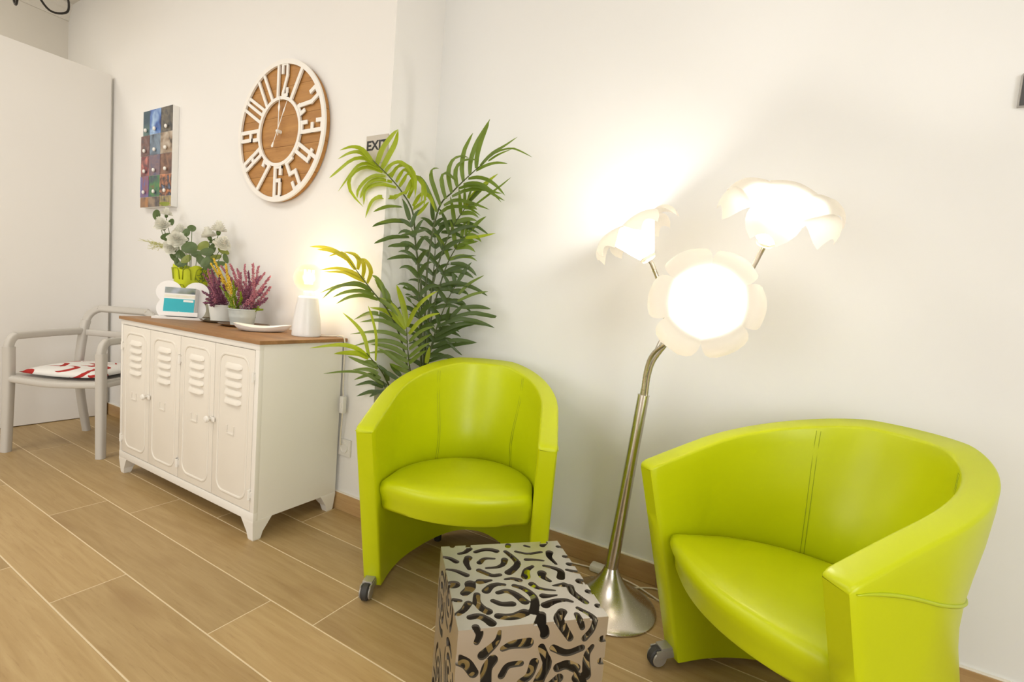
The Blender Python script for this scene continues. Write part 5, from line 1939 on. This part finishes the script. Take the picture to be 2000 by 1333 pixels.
# tall frond reaching up-right
f2 = frond([(832, 560, 1.67), (842, 470, 1.66), (859, 403, 1.65), (883, 376, 1.64), (905, 354, 1.63), (930, 331, 1.62), (945, 318, 1.61)], 0, 0.2, W1, ['dark', 'mid'], 1.2)
traced(f2, *Z5, [[(210, 1170), (130, 980), (60, 820), (0, 720)], [(255, 1090), (180, 880), (140, 740), (165, 640), (240, 630)], [(320, 1010), (280, 860), (275, 740), (330, 690), (400, 740), (460, 800)], [(395, 935), (360, 780), (360, 640), (420, 520), (520, 480), (610, 500)],
                 [(465, 860), (440, 740), (460, 620), (540, 540), (640, 520), (735, 535)], [(540, 790), (520, 620), (550, 420), (620, 270), (660, 190)], [(620, 710), (630, 540), (700, 330), (800, 150), (870, 20)], [(700, 630), (710, 480), (760, 300), (840, 100), (870, 15)],
                 [(750, 600), (900, 450), (1060, 350), (1210, 240)], ([(780, 560), (950, 430), (1130, 385), (1250, 420), (1390, 490)], 0.006, 'mid'), ([(850, 540), (980, 460), (1130, 395)], 0.007, 'mid'), [(700, 660), (820, 600), (950, 565), (1085, 570)]], 1.63, -0.05, 'mid')
traced(f2, *Z5, [[(600, 760), (720, 745), (850, 780), (960, 860), (1055, 965)], [(540, 830), (660, 815), (780, 840), (900, 920), (1020, 940)], [(480, 880), (620, 850), (780, 870), (920, 960), (1050, 1030)], [(400, 980), (560, 910), (740, 890), (880, 920), (1010, 1050)],
                 [(300, 1090), (430, 1030), (560, 1040), (700, 1080), (860, 1140)], [(240, 1200), (350, 1120), (480, 1105), (620, 1130), (750, 1215)]], 1.64, 0.06, 'mid')
# shorter frond on the right
f3 = frond([(838, 600, 1.68), (855, 520, 1.70), (880, 452, 1.71), (905, 412, 1.71), (915, 398, 1.70)], 6, 0.15, W1, ['dark', 'mid'], 0.9, start=0.3, a0=50, a1=30)
traced(f3, *Z5, [([(560, 1110), (700, 930), (830, 810), (970, 695)], 0.0135, 'lime'), ([(640, 1120), (850, 960), (1000, 850), (1130, 740)], 0.006, 'mid'), [(600, 1060), (700, 960), (860, 810)]], 1.70, -0.03, 'mid')
# right side, middle and low
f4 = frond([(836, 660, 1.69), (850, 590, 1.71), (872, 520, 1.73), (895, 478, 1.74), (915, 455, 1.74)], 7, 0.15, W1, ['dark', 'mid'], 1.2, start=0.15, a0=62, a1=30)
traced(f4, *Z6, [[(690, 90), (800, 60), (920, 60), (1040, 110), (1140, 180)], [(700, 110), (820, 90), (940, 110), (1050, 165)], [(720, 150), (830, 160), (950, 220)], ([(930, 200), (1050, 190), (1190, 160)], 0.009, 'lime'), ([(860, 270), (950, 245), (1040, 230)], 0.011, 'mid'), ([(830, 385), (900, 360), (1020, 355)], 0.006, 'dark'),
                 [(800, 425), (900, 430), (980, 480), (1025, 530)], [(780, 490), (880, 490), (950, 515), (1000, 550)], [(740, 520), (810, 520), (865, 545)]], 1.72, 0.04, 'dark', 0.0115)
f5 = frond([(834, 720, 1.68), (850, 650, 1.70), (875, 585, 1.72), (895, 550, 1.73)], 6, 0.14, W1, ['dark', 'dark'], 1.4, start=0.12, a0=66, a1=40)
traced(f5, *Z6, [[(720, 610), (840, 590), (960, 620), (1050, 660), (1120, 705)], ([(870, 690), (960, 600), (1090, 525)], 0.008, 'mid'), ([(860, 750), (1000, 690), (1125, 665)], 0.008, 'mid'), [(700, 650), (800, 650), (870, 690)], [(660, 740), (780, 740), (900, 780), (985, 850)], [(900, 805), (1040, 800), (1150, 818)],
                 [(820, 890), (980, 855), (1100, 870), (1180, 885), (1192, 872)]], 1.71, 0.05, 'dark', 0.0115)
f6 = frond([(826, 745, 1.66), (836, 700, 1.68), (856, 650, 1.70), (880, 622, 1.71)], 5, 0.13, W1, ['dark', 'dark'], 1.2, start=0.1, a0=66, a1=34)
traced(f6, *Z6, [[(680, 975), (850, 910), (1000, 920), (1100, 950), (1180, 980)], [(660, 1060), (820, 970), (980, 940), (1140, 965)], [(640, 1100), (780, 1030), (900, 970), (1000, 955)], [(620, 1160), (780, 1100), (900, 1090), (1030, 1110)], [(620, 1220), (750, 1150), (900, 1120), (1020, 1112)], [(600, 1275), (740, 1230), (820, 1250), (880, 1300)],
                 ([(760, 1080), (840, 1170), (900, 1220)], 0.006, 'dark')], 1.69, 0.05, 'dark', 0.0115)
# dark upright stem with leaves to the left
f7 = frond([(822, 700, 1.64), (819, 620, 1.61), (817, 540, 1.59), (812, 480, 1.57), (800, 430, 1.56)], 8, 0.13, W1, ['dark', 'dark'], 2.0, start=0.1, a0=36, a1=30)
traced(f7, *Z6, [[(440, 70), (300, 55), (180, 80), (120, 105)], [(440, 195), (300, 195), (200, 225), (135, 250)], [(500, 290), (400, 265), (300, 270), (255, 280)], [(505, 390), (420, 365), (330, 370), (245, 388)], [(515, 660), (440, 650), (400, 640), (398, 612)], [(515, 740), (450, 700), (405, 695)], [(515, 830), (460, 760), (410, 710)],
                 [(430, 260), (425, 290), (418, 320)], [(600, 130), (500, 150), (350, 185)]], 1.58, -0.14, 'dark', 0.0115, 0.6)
# left frond arching into the lamp light, which also tints its leaf colour
f8 = frond([(800, 740, 1.62), (782, 660, 1.58), (758, 608, 1.52), (729, 571, 1.46), (707, 543, 1.42), (684, 512, 1.38)], 0, 0.185, W1, ['mid', 'lamplit'], 1.0)
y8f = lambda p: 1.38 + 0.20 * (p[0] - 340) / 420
traced(f8, *Z7, [[(340, 210), (230, 130), (130, 95), (20, 88)], [(320, 190), (200, 125), (80, 110)], [(380, 270), (330, 200), (270, 140), (170, 165)], [(400, 270), (410, 200), (370, 150), (290, 130)], [(440, 330), (450, 260), (430, 200), (340, 140)], [(475, 380), (505, 290), (470, 210), (430, 180)], [(450, 350), (350, 290), (230, 260), (100, 275)], [(460, 370), (380, 330), (280, 290), (130, 290)]], y8f, -0.04, 'lamplit', 0.0100)
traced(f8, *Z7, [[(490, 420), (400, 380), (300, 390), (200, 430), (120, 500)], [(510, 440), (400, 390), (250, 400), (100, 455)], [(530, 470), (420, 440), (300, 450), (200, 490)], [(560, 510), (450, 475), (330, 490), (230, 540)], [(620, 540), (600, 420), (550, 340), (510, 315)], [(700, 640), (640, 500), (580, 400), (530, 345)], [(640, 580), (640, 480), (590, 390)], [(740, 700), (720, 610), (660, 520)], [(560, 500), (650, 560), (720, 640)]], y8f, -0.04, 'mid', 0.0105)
# front centre frond, spreading like a fan
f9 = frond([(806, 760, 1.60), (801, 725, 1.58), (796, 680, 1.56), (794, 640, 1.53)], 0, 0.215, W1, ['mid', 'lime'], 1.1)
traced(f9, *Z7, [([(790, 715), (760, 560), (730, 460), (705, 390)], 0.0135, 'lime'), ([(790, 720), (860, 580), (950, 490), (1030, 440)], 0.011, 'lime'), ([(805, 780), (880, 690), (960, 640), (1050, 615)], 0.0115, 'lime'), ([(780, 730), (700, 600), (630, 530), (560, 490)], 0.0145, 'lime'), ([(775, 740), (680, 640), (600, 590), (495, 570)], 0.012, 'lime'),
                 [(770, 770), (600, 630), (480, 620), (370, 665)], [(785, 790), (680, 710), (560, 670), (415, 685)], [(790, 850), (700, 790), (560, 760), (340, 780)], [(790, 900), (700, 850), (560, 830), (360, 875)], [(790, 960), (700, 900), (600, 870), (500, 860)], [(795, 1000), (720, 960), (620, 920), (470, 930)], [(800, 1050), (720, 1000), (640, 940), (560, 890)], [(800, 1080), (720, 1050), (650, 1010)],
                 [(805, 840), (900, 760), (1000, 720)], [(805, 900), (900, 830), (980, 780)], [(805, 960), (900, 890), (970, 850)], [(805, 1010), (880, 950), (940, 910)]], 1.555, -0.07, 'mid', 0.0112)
# lower left fronds
f10 = frond([(792, 800, 1.60), (762, 757, 1.56), (746, 727, 1.52), (724, 700, 1.47), (716, 690, 1.45)], 0, 0.19, W1, ['dark', 'mid'], 0.7)
y10 = lambda p: 1.45 + 0.12 * (p[0] - 460) / 250
traced(f10, *Z7, [([(490, 970), (450, 800), (380, 700), (280, 610)], 0.009, 'lime'), ([(540, 990), (545, 800), (510, 640), (480, 555)], 0.006, 'lime'), [(550, 1030), (500, 1000), (430, 1000)], [(560, 1090), (480, 1060), (360, 1060)],
                  [(580, 1130), (500, 1100), (370, 1140)], [(560, 1050), (430, 1000), (320, 955)]], y10, -0.05, 'mid', 0.0105)
traced(f10, *Z7, [([(470, 950), (380, 890), (250, 865), (20, 890)], 0.011, 'lime'), ([(480, 970), (400, 935), (300, 930), (210, 935)], 0.013, 'lime'), ([(600, 1180), (450, 1090), (300, 1075), (130, 1092)], 0.007, 'mid')], y10, -0.16, 'mid', 0.0105, 0.95)
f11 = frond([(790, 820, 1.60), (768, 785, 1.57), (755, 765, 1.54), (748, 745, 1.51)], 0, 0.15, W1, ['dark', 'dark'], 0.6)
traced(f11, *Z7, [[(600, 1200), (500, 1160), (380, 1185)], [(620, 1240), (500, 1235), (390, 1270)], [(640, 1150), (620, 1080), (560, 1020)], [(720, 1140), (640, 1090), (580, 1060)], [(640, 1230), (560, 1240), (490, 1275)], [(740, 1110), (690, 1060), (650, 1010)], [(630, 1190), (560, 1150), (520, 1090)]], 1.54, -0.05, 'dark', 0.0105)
# inner frond filling the middle
f12 = frond([(830, 700, 1.70), (838, 620, 1.72), (846, 540, 1.73), (850, 480, 1.74), (846, 430, 1.74)], 9, 0.13, W1, ['dark', 'dark'], 1.3, start=0.05, a0=55, a1=36)
traced(f12, *Z7, [([(940, 1010), (955, 940), (965, 880)], 0.011, 'lime')], 1.60, 0.0, 'lime')
